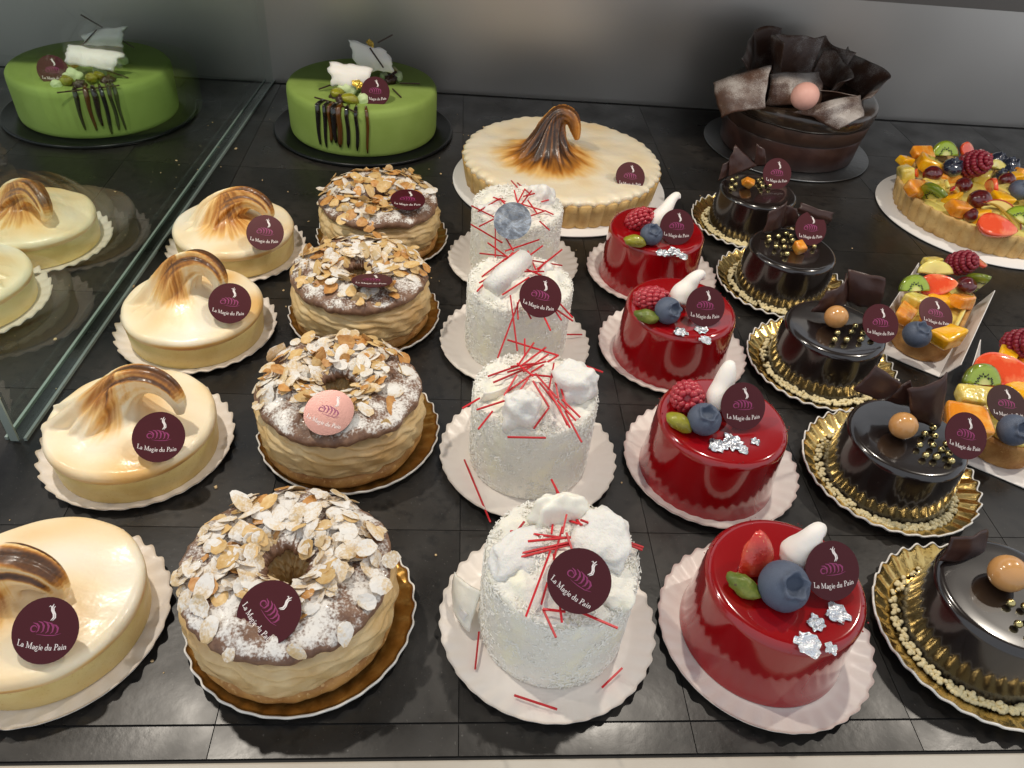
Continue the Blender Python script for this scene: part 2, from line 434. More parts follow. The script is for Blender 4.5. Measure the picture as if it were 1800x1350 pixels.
GLY = {
 'L': (0.70, [ln(.2, 0, .2, 1, TK), ln(.04, .98, .38, .98, TN), ln(.04, .03, .62, .03, TN), ln(.62, .0, .64, .26, TN)]),
 'M': (1.12, [ln(.17, 0, .17, 1, TN), ln(.17, .98, .54, .06, TK), ln(.54, .06, .88, .98, TN), ln(.9, 0, .9, 1, TK), ln(.04, .03, .3, .03, TN), ln(.76, .03, 1.06, .03, TN), ln(.04, .98, .2, .98, TN), ln(.88, .98, 1.06, .98, TN)]),
 'P': (0.68, [ln(.2, 0, .2, 1, TK), ln(.04, .03, .38, .03, TN), ln(.04, .98, .3, .98, TN), arcp(.28, .73, .30, .25, 92, -92, TN, TN, 12, TK)]),
 'a': (0.52, [arcp(.2, .15, .15, .14, 30, 330, TN, TN, 12, .11), ln(.37, .02, .37, .42, .12), arcp(.22, .38, .16, .14, 170, 0, TN, .1), ln(.37, .04, .46, .03, TN)]),
 'g': (0.52, [arcp(.22, .36, .15, .17, 0, 360, TN, TN, 16, .11), arcp(.22, -.14, .2, .14, 60, 420, TN, TN, 16, .1), ln(.12, .2, .16, .02, TN), ln(.34, .48, .47, .53, TN)]),
 'i': (0.30, [ln(.15, 0, .15, .54, .12), ln(.04, .03, .27, .03, TN), ln(.05, .53, .16, .53, TN), ln(.15, .70, .15, .83, .12)]),
 'e': (0.48, [arcp(.23, .27, .18, .26, 10, 320, TN, TN, 14, .11), ln(.07, .29, .41, .29, TN)]),
 'd': (0.56, [arcp(.22, .27, .17, .26, 40, 320, TN, TN, 14, .11), ln(.42, .02, .42, 1, .12), ln(.28, .98, .43, .98, TN), ln(.42, .03, .53, .03, TN)]),
 'u': (0.60, [ln(.14, .14, .14, .53, .12), arcp(.27, .16, .13, .15, 180, 330, .11, TN), ln(.44, .02, .44, .53, .12), ln(.03, .53, .15, .53, TN), ln(.33, .53, .45, .53, TN), ln(.44, .03, .55, .03, TN)]),
 'n': (0.60, [ln(.14, 0, .14, .53, .12), arcp(.29, .36, .15, .17, 170, 0, TN, .11), ln(.44, 0, .44, .36, .12), ln(.03, .03, .26, .03, TN), ln(.33, .03, .56, .03, TN), ln(.03, .52, .14, .52, TN)]),
 ' ': (0.28, []),
}
def text_vf(txt, width):
    parts, x = [], 0.0
    for ch in txt:
        adv, st = GLY[ch]
        for s in st: parts.append(strip2d([(px+x, py, w) for px, py, w in s]))
        x += adv
    V, F = merge(*parts); k = width/x
    return [((vx-x/2)*k, vy*k + 0.10*((vx-x/2)*k/0.8)**2, 0) for vx, vy, vz in V], F
TR = 0.0126     # tag radius
def build_tag_meshes():
    V, F = lathe_vf([(0, -0.0002), (TR, -0.0002), (TR, 0.0002), (0, 0.0002)], 40)
    out = {}
    for k, mm in (('tag', 'tag_foil'), ('lamplit', 'tag_foil_lamplit'), ('silver', 'tag_silver')):
        me = mesh('tag_'+k, V, F, mm, smooth=False); out[k] = me
    k = TR
    sc = lambda vf, z: ([(x*k, y*k, z) for x, y, _ in vf[0]], vf[1])
    t = text_vf('La Magie du Pain', 1.50)
    t = ([(x, y-0.58, 0) for x, y, _ in t[0]], t[1])
    out['lettering'] = mesh('lettering', *sc(t, 0.00028), 'print_white', smooth=False)
    st = []
    for dx, top, w in ((0.0, 0.80, 0.055), (0.055, 0.74, 0.035)):
        st.append(strip2d([(0.10+dx, 0.30, 0.012), (0.17+dx, 0.40, w), (0.15+dx, 0.50, w), (0.08+dx, 0.60, w*1.1), (0.06+dx, 0.68, w), (0.10+dx, top, 0.015)]))
    st.append(strip2d([(0.06, 0.68, 0.03), (0.0, 0.74, 0.03), (-0.03, 0.70, 0.012)]))
    out['steam_mark'] = mesh('steam_mark', *sc(merge(*st), 0.00028), 'print_white', smooth=False)
    ar = []
    hs = [0.20, 0.27, 0.29, 0.26, 0.20]
    for i, h in enumerate(hs):
        x0 = -0.42+0.175*i
        ar.append(strip2d([(x0+0.10, -0.14, 0.015), (x0+0.17, -0.06, 0.05), (x0+0.17, h*0.42, 0.085), (x0+0.08, h*0.86, 0.06), (x0-0.07, h, 0.018)]))
    ar.append(strip2d(arcp(-0.42, -0.01, 0.11, 0.11, 320, 20, 0.02, 0.02, 14, 0.055)))
    ar.append(strip2d([(-0.30, -0.20, 0.008), (0.05, -0.215, 0.03), (0.35, -0.19, 0.03), (0.60, -0.10, 0.008)]))
    am = merge(*ar); am = ([(x*0.82, y*0.82+0.03, 0) for x, y, _ in am[0]], am[1])
    out['roll_emblem'] = mesh('roll_emblem', *sc(am, 0.00028), 'print_purple', smooth=False)
    return out
TAG = build_tag_meshes()
def tag_on(parent, wpos, elev, yaw=0.0, roll=0.0, kind='tag', marks=True, label=None):
    """wpos is a world position; the parents here are never rotated when they carry a tag."""
    p = Vector(wpos)-Vector(parent.location)
    o = put('tag', TAG[kind], parent, mtx=face_to(p, elev, yaw, roll))
    if label: o['label'] = label
    if marks:
        for k in ('steam_mark', 'roll_emblem', 'lettering'): put(k, TAG[k], o)
    return o

# ================================================================== the setting
# slate tiles, one object each, over a bed of dark grout
GX, GY, GAPW = 0.0985, 0.1, 0.0004
bedV, bedF = box_vf((0.06, 0.497, -0.0098), (0.86, 0.362, 0.009))
floor = struct('shelf_floor', mesh('shelf_floor', bedV, bedF, 'grout', smooth=False))
tile_me = [mesh('tile', *box_vf((0, 0, 0), ((GX-GAPW)/2, (GY-GAPW)/2, 0.004)), 'slate', smooth=False)]
for iy in range(7):
    for ix in range(-9, 7):
        x = 0.206+GX*ix+GX/2; y = 0.150+GY*iy+GY/2
        put('tile', tile_me[0], floor, (x, y, -0.004-rnd.uniform(0, 0.00008)), (rnd.uniform(-.0008, .0008), rnd.uniform(-.0008, .0008), rnd.choice((0, PI))))
ft = mesh('tile', *box_vf((0, 0, 0), ((GX-GAPW)/2, 0.0065, 0.004)), 'slate', smooth=False)
for ix in range(-9, 7): put('tile', ft, floor, (0.206+GX*ix+GX/2, 0.1428, -0.004))
lv, lf = merge(box_vf((0.06, 0.083, -0.008), (0.86, 0.0515, 0.010)))
struct('front_ledge', bevel_box('front_ledge', (0.86, 0.0512, 0.010), 0.0012, 'ledge'), loc=(0.06, 0.0832, -0.0085))
V, F = box_vf((0.06, 0.8615, 0.055), (0.86, 0.004, 0.072))
struct('back_wall', mesh('back_wall', V, F, 'steel', smooth=False))
V, F = box_vf((0.06, 0.8598, 0.164), (0.86, 0.004, 0.041))
struct('back_wall_upper_panel', mesh('back_wall_upper_panel', V, F, 'dark_metal', smooth=False))
# the opaque shelf over the back row, out of the frame; its front edge draws the shadow line across the green cakes
V, F = box_vf((0.06, 0.7510, 0.212), (0.86, 0.1140, 0.006))
struct('upper_shelf', mesh('upper_shelf', V, F, 'steel', smooth=False))

# unseen dark roof over the lamps, added to block light from above: room light comes in only through the glazed front and the ends
V, F = box_vf((0.06, 0.500, 0.615), (0.86, 0.370, 0.010))
struct('unseen_case_roof', mesh('unseen_case_roof', V, F, 'dark_metal', smooth=False))

# glass divider on the left, standing on the tiles
dv = thing('glass_divider', 'upright clear glass divider pane left of the lemon meringue tarts', 'glass divider', (-0.2165, 0.583, 0.0), -0.0565)
gv, gf = box_vf((0, 0, 0.101), (0.0040, 0.276, 0.100))
put('pane', mesh('pane', gv, gf, 'divider_glass', smooth=False), dv)
for sx in (-1, 1):
    put('edge_strip', mesh('edge_strip', *box_vf((sx*0.0050, 0, 0.0011), (0.0008, 0.276, 0.0010)), 'glass_edge', smooth=False), dv)
for sy in (-1, 1):
    put('edge_strip', mesh('edge_strip', *box_vf((0, sy*0.2768, 0.101), (0.0040 if sy > 0 else 0.0022, 0.0006, 0.100)), 'glass_end' if sy > 0 else 'glass_edge', smooth=False), dv)

# ================================================================== card boards
def board_meshes(name, R, n, m, flat=0.66, lift=0.004, pleat=0.0009, scal=0.011, edge=True):
    seg = n*8
    prof = [(0, 0.0), (R*flat*0.5, 0.0), (R*flat, 0.0)] + [(R*(flat+(1-flat)*i/7), lift*(i/7)**1.25) for i in range(1, 8)]
    def fn(r, z, a):
        t = max(0.0, (r/R-flat)/(1-flat)); s = math.sin(n*a+1.6*t)
        s2 = s
        return r*(1+scal*t*t*s), z + pleat*t*s2*(0.5+0.5*t)
    top = lathe_vf(prof, seg, fn)
    nV = len(top[0])
    under = [(x, y, z-0.0005) for x, y, z in top[0]]
    F = list(top[1]) + [tuple(reversed([i+nV for i in f])) for f in top[1]]
    last = nV-seg
    F += [(last+(k+1) % seg, last+k, nV+last+k, nV+last+(k+1) % seg) for k in range(seg)]
    me = mesh(name, list(top[0])+under, F, m)
    ed = None
    if edge:
        pts = [Vector(top[0][last+k]) for k in range(seg)]
        V2, F2 = [], []
        for k in range(seg):
            p = pts[k]; rad = Vector((p.x, p.y, 0)).normalized()
            for (dr, dz) in ((-0.0002, 0.0004), (0.0006, 0.0003), (0.0006, -0.0007), (-0.0002, -0.0008)):
                V2.append(p+rad*dr+Vector((0, 0, dz)))
        for k in range(seg):
            k2 = (k+1) % seg
            for j in range(4):
                j2 = (j+1) % 4
                F2.append((k*4+j, k2*4+j, k2*4+j2, k*4+j2))
        ed = mesh('cut_edge', V2, F2, 'card_edge')
    return me, ed
BW = board_meshes('scalloped_board', 0.0497, 36, 'card_white', flat=0.77, lift=0.0036, pleat=0.0008, scal=0.010, edge=False)
BWT = board_meshes('scalloped_board', 0.0495, 32, 'card_white', flat=0.80, lift=0.0034, pleat=0.0012, scal=0.016, edge=False)
BG = board_meshes('scalloped_board', 0.0490, 34, 'card_gold', lift=0.0055, pleat=0.0012, flat=0.77)
BP = board_meshes('scalloped_board', 0.0500, 32, 'card_gold_dull', flat=0.74, lift=0.0035)
def board(kind, x, y, label, group, rz=0.0, cat='cake board'):
    me, ed = kind
    o = thing('cake_board', label, cat, (x, y, 0.0012), rz, group)
    put('pleated_disc', me, o)
    if ed: put('cut_edge', ed, o)
    return o
BZ = 0.0014      # pastry base height on a board

# ================================================================== lemon meringue tarts
def smooth01(a, b, x):
    t = min(1.0, max(0.0, (x-a)/(b-a))); return t*t*(3-2*t)

FOLDS = [(math.radians(q), r_) for q, r_ in ((-172, .026), (-150, .030), (-128, .029), (-104, .026), (-80, .022), (150, .024), (110, .020), (-55, .017))]
def meringue(name, R, z0, dome, path, lobes, seed, flute=None, vox=0.0007, amber=1.0, fan_dir=PI, rimt=1.0, fan_w=1.5, fan_k=0.9, folds=FOLDS, fold_at=0.36, cone=1.7, fan_b=0.74):
    """Dome plus a swept, curling peak, fused by remeshing; torch marks as a point attribute."""
    prof = [(0, z0-0.004), (R*0.93, z0-0.004), (R*0.99, z0-0.0018), (R, z0+0.0006)]
    prof += [(R*0.992, z0+0.0022), (R*0.97, z0+0.0036), (R*0.93, z0+0.0046)]
    for i in range(1, 19):
        q = 1-i/18; prof.append((R*0.93*q, z0+0.0046+(dome-0.0046)*(1-q)**cone))
    def fn(r, z, a):
        k = 1.0
        if flute and r > R*0.6:
            w = smooth01(R*0.75, R, r)
            k = 1+w*(flute[1]*math.cos(flute[0]*a)+0.010*noise.noise(Vector((math.cos(a)*5, math.sin(a)*5, seed))))
        else:
            k = 1+0.012*noise.noise(Vector((math.cos(a)*2, math.sin(a)*2, seed)))
        zz = z + 0.0011*noise.noise(Vector((r*math.cos(a)*70, r*math.sin(a)*70, seed*3.1))) if z > z0 else z
        return r*k, zz
    d = lathe_vf(prof, 120, fn)
    sp = spline(path, 44)
    ax, ay = sp[int(44*fold_at)][0]*1.0, sp[int(44*fold_at)][1]*1.0
    d = ([(v[0]+ax*(1-math.hypot(v[0], v[1])/R), v[1]+ay*(1-math.hypot(v[0], v[1])/R), v[2]) if v[2] > z0+0.004 and math.hypot(v[0], v[1]) < R*.95 else v for v in d[0]], d[1])
    ph = [rnd.uniform(0, 6.28) for _ in range(4)]
    def ribs(t, a):
        g = 0.15*math.cos(lobes*a+ph[0]+2.2*t)+0.08*math.cos((lobes+4)*a+ph[1]-3*t)+0.06*math.cos((2*lobes+1)*a+ph[2])
        return 1+g*(1.0-0.45*t)
    h = tube_vf([p[:3] for p in sp], [p[3]*(1.22-0.17*smooth01(0.2, 0.6, i/43)) for i, p in enumerate(sp)], 56, ribs, up=(0, 1, 0), flat=0.88)
    extra = []
    hk = np.array(sp[int(44*fold_at)][:3]); rk = sp[int(44*fold_at)][3]
    for (fa, fr) in folds:
        foot = np.array([hk[0]+fr*math.cos(fa), hk[1]+fr*math.sin(fa), z0+0.0030+(dome-0.0046)*max(0.0, 1-fr/(R*.9))**cone])
        fq = math.hypot(foot[0], foot[1])
        if fq > R*.84: foot[0] *= R*.84/fq; foot[1] *= R*.84/fq
        dr = (foot-hk); mid1 = hk+dr*np.array([.18, .18, .42]); mid2 = hk+dr*np.array([.52, .52, .84])
        fp = spline([tuple(hk)+(rk*.62,), tuple(mid1)+(rk*.60,), tuple(mid2)+(rk*.46,), tuple(foot)+(rk*.20,)], 16)
        extra.append(tube_vf([q[:3] for q in fp], [q[3] for q in fp], 16))
    me = voxel(merge(d, h, *extra), vox, 6)
    n = len(me.vertices)
    co = np.zeros(n*3); me.vertices.foreach_get('co', co); co = co.reshape(-1, 3)
    no = np.zeros(n*3); me.vertices.foreach_get('normal', no); no = no.reshape(-1, 3)
    P_ = np.array([p[:3] for p in sp]); rr = np.array([p[3] for p in sp])
    b0 = hk
    t = np.zeros(n)
    for i in range(n):
        c = co[i]
        dd = np.linalg.norm(P_-c, axis=1)-rr; k = int(dd.argmin()); s = k/(len(P_)-1); dist = dd[k]
        on = 1-smooth01(0.0, 0.0025, dist)
        r = math.hypot(c[0], c[1]); ang = math.atan2(c[1]-b0[1], c[0]-b0[0])
        rb = math.hypot(c[0]-b0[0], c[1]-b0[1])
        stre = noise.noise(Vector((ang*7, rb*60, seed)))*0.5+noise.noise(Vector((ang*16, rb*90, seed+5)))*0.45
        fine = noise.noise(Vector(c)*900)*0.5
        # back of the curl: brown to char, strongest on its upper outer side
        # the path bends towards +x: its outer side is up/-x early, up/+x late
        tang = P_[min(k+2, len(P_)-1)]-P_[max(k-2, 0)]; tang /= (np.linalg.norm(tang)+1e-9)
        side = np.cross(np.array([0, 1, 0]), tang); outer = -float(np.dot(no[i], side)) if side[2] < 0 else float(np.dot(no[i], side))
        band = smooth01(0.12, 0.40, s)*(1-smooth01(0.72, 0.93, s))
        v_h = on*band*(0.26+0.66*smooth01(-0.1, 0.95, outer)+0.16*stre+0.14*fine)
        dirw = math.cos(ang-fan_dir)
        fan = smooth01(1-fan_w*0.75, 1.0, dirw)*(1-smooth01(0.006*amber, 0.034*amber, rb))*(fan_b+0.58*stre)
        rim = rimt*(1-smooth01(z0-0.0005, z0+0.0030, c[2]))*(0.42+0.25*noise.noise(Vector((c[0]*60, c[1]*60, seed+9))))*(0 if flute else 1)
        wash = (0.14 if flute else 0.20)+(0.16 if flute else 0.30)*noise.noise(Vector((c[0]*38, c[1]*38, seed+2)))
        t[i] = max(wash, v_h, fan*fan_k, rim)
    t = np.clip(t, 0, 1)
    at = me.attributes.new('toast', 'FLOAT_COLOR', 'POINT')
    arr = np.ones((n, 4), dtype=np.float32); arr[:, 0] = t; arr[:, 1] = t; arr[:, 2] = t
    at.data.foreach_set('color', arr.ravel())
    me.materials.clear(); me.materials.append(MATS['meringue_torched']); me.shade_smooth(); me.name = name
    return me

shell_prof = [(0, 0.0), (0.0395, 0.0), (0.0408, 0.0012), (0.0418, 0.0150), (0.0412, 0.0172), (0.036, 0.0176), (0, 0.0176)]
SHELL = mesh('tart_shell', *lathe_vf(shell_prof, 96, lambda r, z, a: (r*(1+0.006*noise.noise(Vector((math.cos(a)*3, math.sin(a)*3, z*60)))), z)), 'tart_side')
HORN_A = [(-.0200, -.001, .010, .0190), (-.0125, -.003, .0235, .0140), (-.0030, -.001, .0375, .0098), (.0055, 0, .0465, .0078), (.0150, -.001, .0500, .0066), (.0238, -.003, .0475, .0056), (.0288, -.005, .0400, .0044), (.0295, -.007, .0325, .0022)]
HORN_B = [(-.0160, -.001, .010, .0200), (-.0120, -.001, .0210, .0150), (-.0070, 0, .0345, .0110), (0, .0010, .0465, .0088), (.0095, 0, .0520, .0074), (.0178, -.002, .0485, .0062), (.0208, -.004, .0400, .0048), (.0175, -.0055, .0315, .0024)]
HORN_C = [(-.0140, -.004, .009, .0180), (-.0115, -.003, .0195, .0140), (-.0070, -.001, .0300, .0112), (.0025, .0005, .0390, .0090), (.0135, 0, .0435, .0074), (.0236, -.003, .0405, .0060), (.0272, -.005, .0340, .0044), (.0235, -.006, .0280, .0020)]
HORN_D = [(-.0210, -.004, .009, .0160), (-.0180, -.003, .0230, .0150), (-.0110, -.001, .0345, .0112), (-.0030, 0, .0400, .0092), (.0060, -.001, .0385, .0076), (.0120, -.003, .0325, .0056), (.0125, -.005, .0255, .0026)]
MA = meringue('meringue', 0.0425, 0.0180, 0.0200, HORN_A, 7, 1, fan_dir=-2.6)
MB = meringue('meringue', 0.0425, 0.0180, 0.0230, HORN_B, 6, 2, fan_dir=-2.0, amber=0.9)
MC = meringue('meringue', 0.0425, 0.0180, 0.0190, HORN_C, 8, 3, fan_dir=-1.2, amber=1.25, fan_w=2.2)

def tart(x, y, me, label, blabel, tg=None, rz=0.0, off=(0, 0), bgroup='white scalloped boards under the lemon meringue tarts'):
    board(BWT, x-off[0], y-off[1], blabel, bgroup, rnd.uniform(0, 6))
    t = thing('lemon_meringue_tart', label, 'tart', (x, y, BZ), 0.0, 'small lemon meringue tarts')
    put('tart_shell', SHELL, t, rot=(0, 0, rnd.uniform(0, 6)))
    put('meringue', me, t, rot=(0, 0, rz))
    if tg: tag_on(t, *tg)
    return t
MD = meringue('meringue', 0.0425, 0.0180, 0.0170, HORN_D, 7, 4, fan_dir=-1.9, amber=1.0)
tart(-.1700, .1960, MD, 'lemon meringue tart cut off by the left picture edge, nearest the front', 'white scalloped board under the foremost lemon meringue tart', ((-0.1533, 0.1717, 0.0340), 54, -2, -3), rz=0.0)
tart(-.1655, .3030, MA, 'lemon meringue tart with the most charred curl, second from the front', 'white scalloped board under the second lemon meringue tart from the front', ((-0.1413, 0.2779, 0.0350), 52, 3, -5), rz=0.0, off=(.001, -.003))
tart(-.1615, .4095, MB, 'lemon meringue tart with a tall upright curl, third from the front', 'white scalloped board under the third lemon meringue tart from the front', ((-0.1326, 0.3920, 0.0360), 50, 4, -8), rz=0.0, off=(.001, -.002))
tart(-.1585, .5090, MC, 'lemon meringue tart farthest back in its column, beside the rearmost almond ring', 'white scalloped board under the rearmost lemon meringue tart right of the divider', ((-0.1280, 0.4770, 0.0360), 48, 4, -6), rz=0.0)
tart(-.3000, .5090, MC, 'lemon meringue tart with browned streaks beyond the glass divider', 'white scalloped board under the streaked tart beyond the glass divider', None, rz=-0.5)
tart(-.3130, .4300, MB, 'pale lemon meringue tart at the left picture edge beyond the glass divider', 'white scalloped board under the pale tart at the left picture edge', None, rz=2.6)

# ================================================================== large lemon meringue tart
def flat_board(name, R, th, m, lip=0.0):
    prof = [(0, 0.0), (R-0.0006, 0.0), (R, 0.0004), (R, th-0.0003), (R-0.0005, th), (0, th)]
    if lip: prof = [(0, 0.0), (R-0.001, 0.0), (R, 0.0006), (R, th), (R-0.0008, th+lip), (R-0.0022, th+lip), (R-0.0030, th), (0, th)]
    return mesh(name, *lathe_vf(prof, 128), m)
def fluted_shell(R0, R1, h, n, depth, m, wall=0.004):
    prof = [(0, 0), (R0*0.97, 0), (R0, 0.0006), (R0+(R1-R0)*0.35, h*0.35), (R0+(R1-R0)*0.7, h*0.7), (R1, h), (R1-wall*0.4, h+0.0008), (R1-wall, h-0.0004), (R1-wall*1.4, h-0.006), (0, h-0.006)]
    def fn(r, z, a):
        if r < R0*0.98: return r, z
        s = abs(math.sin(n*a/2))
        q = (s**0.7-0.6)*depth + depth*0.4*noise.noise(Vector((math.cos(a)*8, math.sin(a)*8, z*40)))
        return r+q, z+(0.0005*noise.noise(Vector((math.cos(a)*14, math.sin(a)*14, 3))) if z > h*0.9 else 0)
    return mesh('fluted_shell', *lathe_vf(prof, n*8, fn), m)
LX, LY = .0965, .6475
tagp(put('cake_board', flat_board('cake_board', 0.0965, 0.0016, 'paper_white'), loc=(LX, LY, .0005)), 'round flat white board under the large lemon meringue tart', 'cake board')
t = thing('large_meringue_tart', 'large fluted lemon meringue tart with one tall browned curl', 'tart', (LX, LY, .0021))
put('fluted_shell', fluted_shell(0.0845, 0.0885, 0.0215, 46, 0.0024, 'pastry'), t)
HL = [(-.0180, -.009, .006, .0400), (-.0160, -.0075, .0180, .0270), (-.0140, -.004, .0370, .0150), (-.0105, -.0005, .0540, .0095), (-.0042, -.0005, .0625, .0074), (.0036, -.0035, .0610, .0060), (.0080, -.0055, .0515, .0046), (.0102, -.0075, .0435, .0022)]
put('meringue', meringue('meringue', 0.0880, 0.0225, 0.0240, HL, 9, 5, cone=3.4, fan_b=0.98, flute=(46, 0.016), vox=0.0010, amber=2.1, fan_dir=-1.9, fan_w=3.2, fan_k=1.05, folds=[(math.radians(q), r_) for q, r_ in ((-178, .040), (-155, .046), (-132, .046), (-110, .044), (-88, .042), (-66, .040), (-44, .038), (-20, .034), (20, .03), (70, .03), (120, .034), (150, .038))], fold_at=0.40), t)
tag_on(t, (0.1489, 0.5979, 0.0340), 42, 4, -4)

# ================================================================== almond ring cakes
def ring_body(name, Rc, prof, seg, fn, m):
    return mesh(name, *lathe_vf([(Rc+x, z) for x, z in prof], seg, fn, closed=True), m)
def ell(hw, z0, z1, n=20, p=0.8):
    out = []
    for i in range(n):
        a = 2*PI*i/n; c, s = math.cos(a), math.sin(a)
        out.append((hw*math.copysign(abs(c)**p, c), (z0+z1)/2+(z1-z0)/2*math.copysign(abs(s)**p, s)))
    return out
def NZ(a, z, f, s): return noise.noise(Vector((math.cos(a)*f, math.sin(a)*f, z*90+s)))
PB = []
for sd in range(2):
    bt = ring_body('choux_base', 0.0260, ell(0.0180, 0.0, 0.0120, 22, 0.7), 120, lambda r, z, a: (r+0.0010*NZ(a, z, 4, sd)+0.0005*NZ(a, z, 11, sd), z+0.0006*NZ(a, r, 5, sd+4)*(z > .004)), 'choux')
    def crf(r, z, a):
        o = 1 if r > 0.0265 else -1
        tw = math.sin(820*z*o+4*a+2.4*NZ(a, 0, 2.5, sd+3))
        g = 0.0021*(abs(tw)**0.8-0.55)+0.0006*math.sin(19*a+500*z+3*NZ(a, z*0.1, 2.2, sd))+0.0010*NZ(a, z, 3, sd+8)
        return r+o*(g+0.0016*NZ(a, 0, 2, sd+31)), z+0.0014*NZ(a, 0, 3, sd+2)
    cr = ring_body('praline_cream', 0.0260, ell(0.0188, 0.0060, 0.0330, 84, 0.75), 220, crf, 'cream')
    def tpf(r, z, a):
        return r+0.0020*NZ(a, z, 3, sd+20)+0.0011*NZ(a, z, 9, sd+21), z+0.0026*NZ(a, r*.5, 2.6, sd+22)+0.0014*NZ(a, r, 8, sd+23)+0.0006*NZ(a, r*2, 22, sd+24)
    tp = ring_body('choux_lid', 0.0262, ell(0.0176, 0.0300, 0.0410, 30, 0.9), 160, tpf, 'choux_top')
    PB.append((bt, cr, tp))
def flake_mesh(i):
    r = random.Random(40+i); n = 14; L_ = r.uniform(.0046, .0062); W_ = L_*r.uniform(.60, .80); cut = i % 4 == 3
    bend = r.uniform(-.0012, .0016); V = []; th = 0.00042
    for s in (1, -1):
        V.append((0, 0, bend*0+s*th/2))
        for rr in (0.55, 1.0):
            for k in range(n):
                a = 2*PI*k/n
                x = L_*math.cos(a)*(1+0.10*math.cos(a)); y = W_*math.sin(a)*(1-0.12*math.cos(a))
                if cut: x = min(x, L_*r.uniform(-.1, .25))
                q = 1+r.uniform(-.10, .10)
                x *= rr*q; y *= rr*q
                V.append((x, y, bend*((x/L_)**2*0.7+(y/W_)**2*0.5)+s*th/2*(1 if rr < 1 else 0.7)+r.uniform(-.00012, .00012)))
    F = []; o = 1+2*n
    for b, fl in ((0, False), (o, True)):
        for k in range(n):
            k2 = (k+1) % n
            fs = [(b, b+1+k, b+1+k2), (b+1+k, b+1+n+k, b+1+n+k2, b+1+k2)]
            F += [tuple(reversed(f)) if fl else f for f in fs]
    for k in range(n):
        k2 = (k+1) % n; F.append((1+n+k2, 1+n+k, o+1+n+k, o+1+n+k2))
    return V, F
FLK = {}
for mname in ('almond', 'almond_bare', 'almond_toast'):
    FLK[mname] = [mesh('almond_flake', *flake_mesh(i), mname, smooth=False) for i in range(10)]

def almond_ring(x, y, sd, label, blabel, tg, count, weight, bare=0.25, toast=0.12, off=(0, 0), stand=0.12):
    board(BP, x+off[0], y+off[1], blabel, 'gold scalloped boards under the almond ring cakes', rnd.uniform(0, 6))
    t = thing('almond_ring_cake', label, 'pastry', (x, y, BZ), 0.0, 'almond topped choux ring cakes')
    rz = rnd.uniform(0, 6)
    for nm, me in zip(('choux_base', 'praline_cream', 'choux_lid'), PB[sd]): put(nm, me, t, rot=(0, 0, rz))
    r = random.Random(100+sd*17+int(x*1e4)); made = 0; tries = 0
    while made < count and tries < count*30:
        tries += 1
        a = r.uniform(-PI, PI); c = r.uniform(-0.95, 1.0)      # c: across the ring, -1 inner, 1 outer
        if r.random() > weight(a, c): continue
        rad = 0.0262+0.0172*c; dome = math.sqrt(max(0.02, 1-c*c*0.9))
        z = 0.0325+0.0080*dome+r.uniform(0.0003, 0.0048)
        tilt = c*0.80+r.gauss(0, 0.17)
        if r.random() < stand: tilt += r.choice((-1, 1))*r.uniform(0.5, 1.0); z += 0.0015
        m = Matrix.Rotation(a, 4, 'Z') @ Matrix.Translation((rad, 0, z)) @ Matrix.Rotation(tilt, 4, 'Y') @ Matrix.Rotation(r.gauss(0, 0.18), 4, 'X') @ Matrix.Rotation(r.uniform(0, 6.28), 4, 'Z') @ Matrix.Scale(r.uniform(0.72, 1.12), 4)
        if tg:
            dp = m.translation-(Vector(tg[0])-t.location); nn = face_to((0, 0, 0), *tg[1:4]).to_3x3() @ Vector((0, 0, 1))
            if (dp-nn*dp.dot(nn)).length < 0.0165 and dp.dot(nn) > -0.0035: continue
        q = r.random(); mm = 'almond_toast' if q < toast else ('almond_bare' if q < toast+bare else 'almond')
        put('almond_flake', r.choice(FLK[mm]), t, mtx=m); made += 1
    if tg: tag_on(t, *tg)
    return t
def AN(a, d, w): return max(0.0, 1-abs((a-math.radians(d)+PI) % (2*PI)-PI)/math.radians(w))
almond_ring(-.0650, .1995, 0, 'almond ring cake nearest the front, thickly dusted with icing sugar', 'gold scalloped board under the foremost almond ring cake', ((-0.0666, 0.1726, 0.0455), 66, -14, -36),
            290, lambda a, c: 0.24 if (AN(a, -75, 75) > 0 and c > 0.05) else (0.55 if c < -0.6 else 1.0), bare=0.12, toast=0.06, stand=0.06, off=(.003, .001))
almond_ring(-.0575, .3165, 1, 'almond ring cake with a maroon tag coloured as lamp-lit, second from the front', 'gold scalloped board under the second almond ring cake from the front', ((-0.0583, 0.2849, 0.0480), 68, -14, -8, 'lamplit'),
            235, lambda a, c: 0.10 if (AN(a, -60, 95) > 0 and c > -0.1) else (0.5 if c < -0.6 else 1.0), bare=0.22, toast=0.16, off=(.003, .003))
almond_ring(-.0580, .4290, 0, 'almond ring cake with its tag lying flat, third from the front', 'gold scalloped board under the third almond ring cake from the front', ((-0.0478, 0.4041, 0.0485), 104, 2, -3),
            250, lambda a, c: 0.22 if (AN(a, -80, 60) > 0 and c > 0.55) else (0.5 if c < -0.6 else 1.0), bare=0.30, toast=0.14, stand=0.16, off=(.001, .005))
almond_ring(-.0545, .5310, 1, 'almond ring cake at the back of its column, below the green cake', 'gold scalloped board under the rearmost almond ring cake', ((-0.0320, 0.5129, 0.0475), 82, 4, -4),
            230, lambda a, c: 0.15 if (AN(a, -35, 50) > 0 and c > 0.2) else (0.5 if c < -0.6 else 1.0), bare=0.40, toast=0.20, stand=0.14, off=(.001, .006))

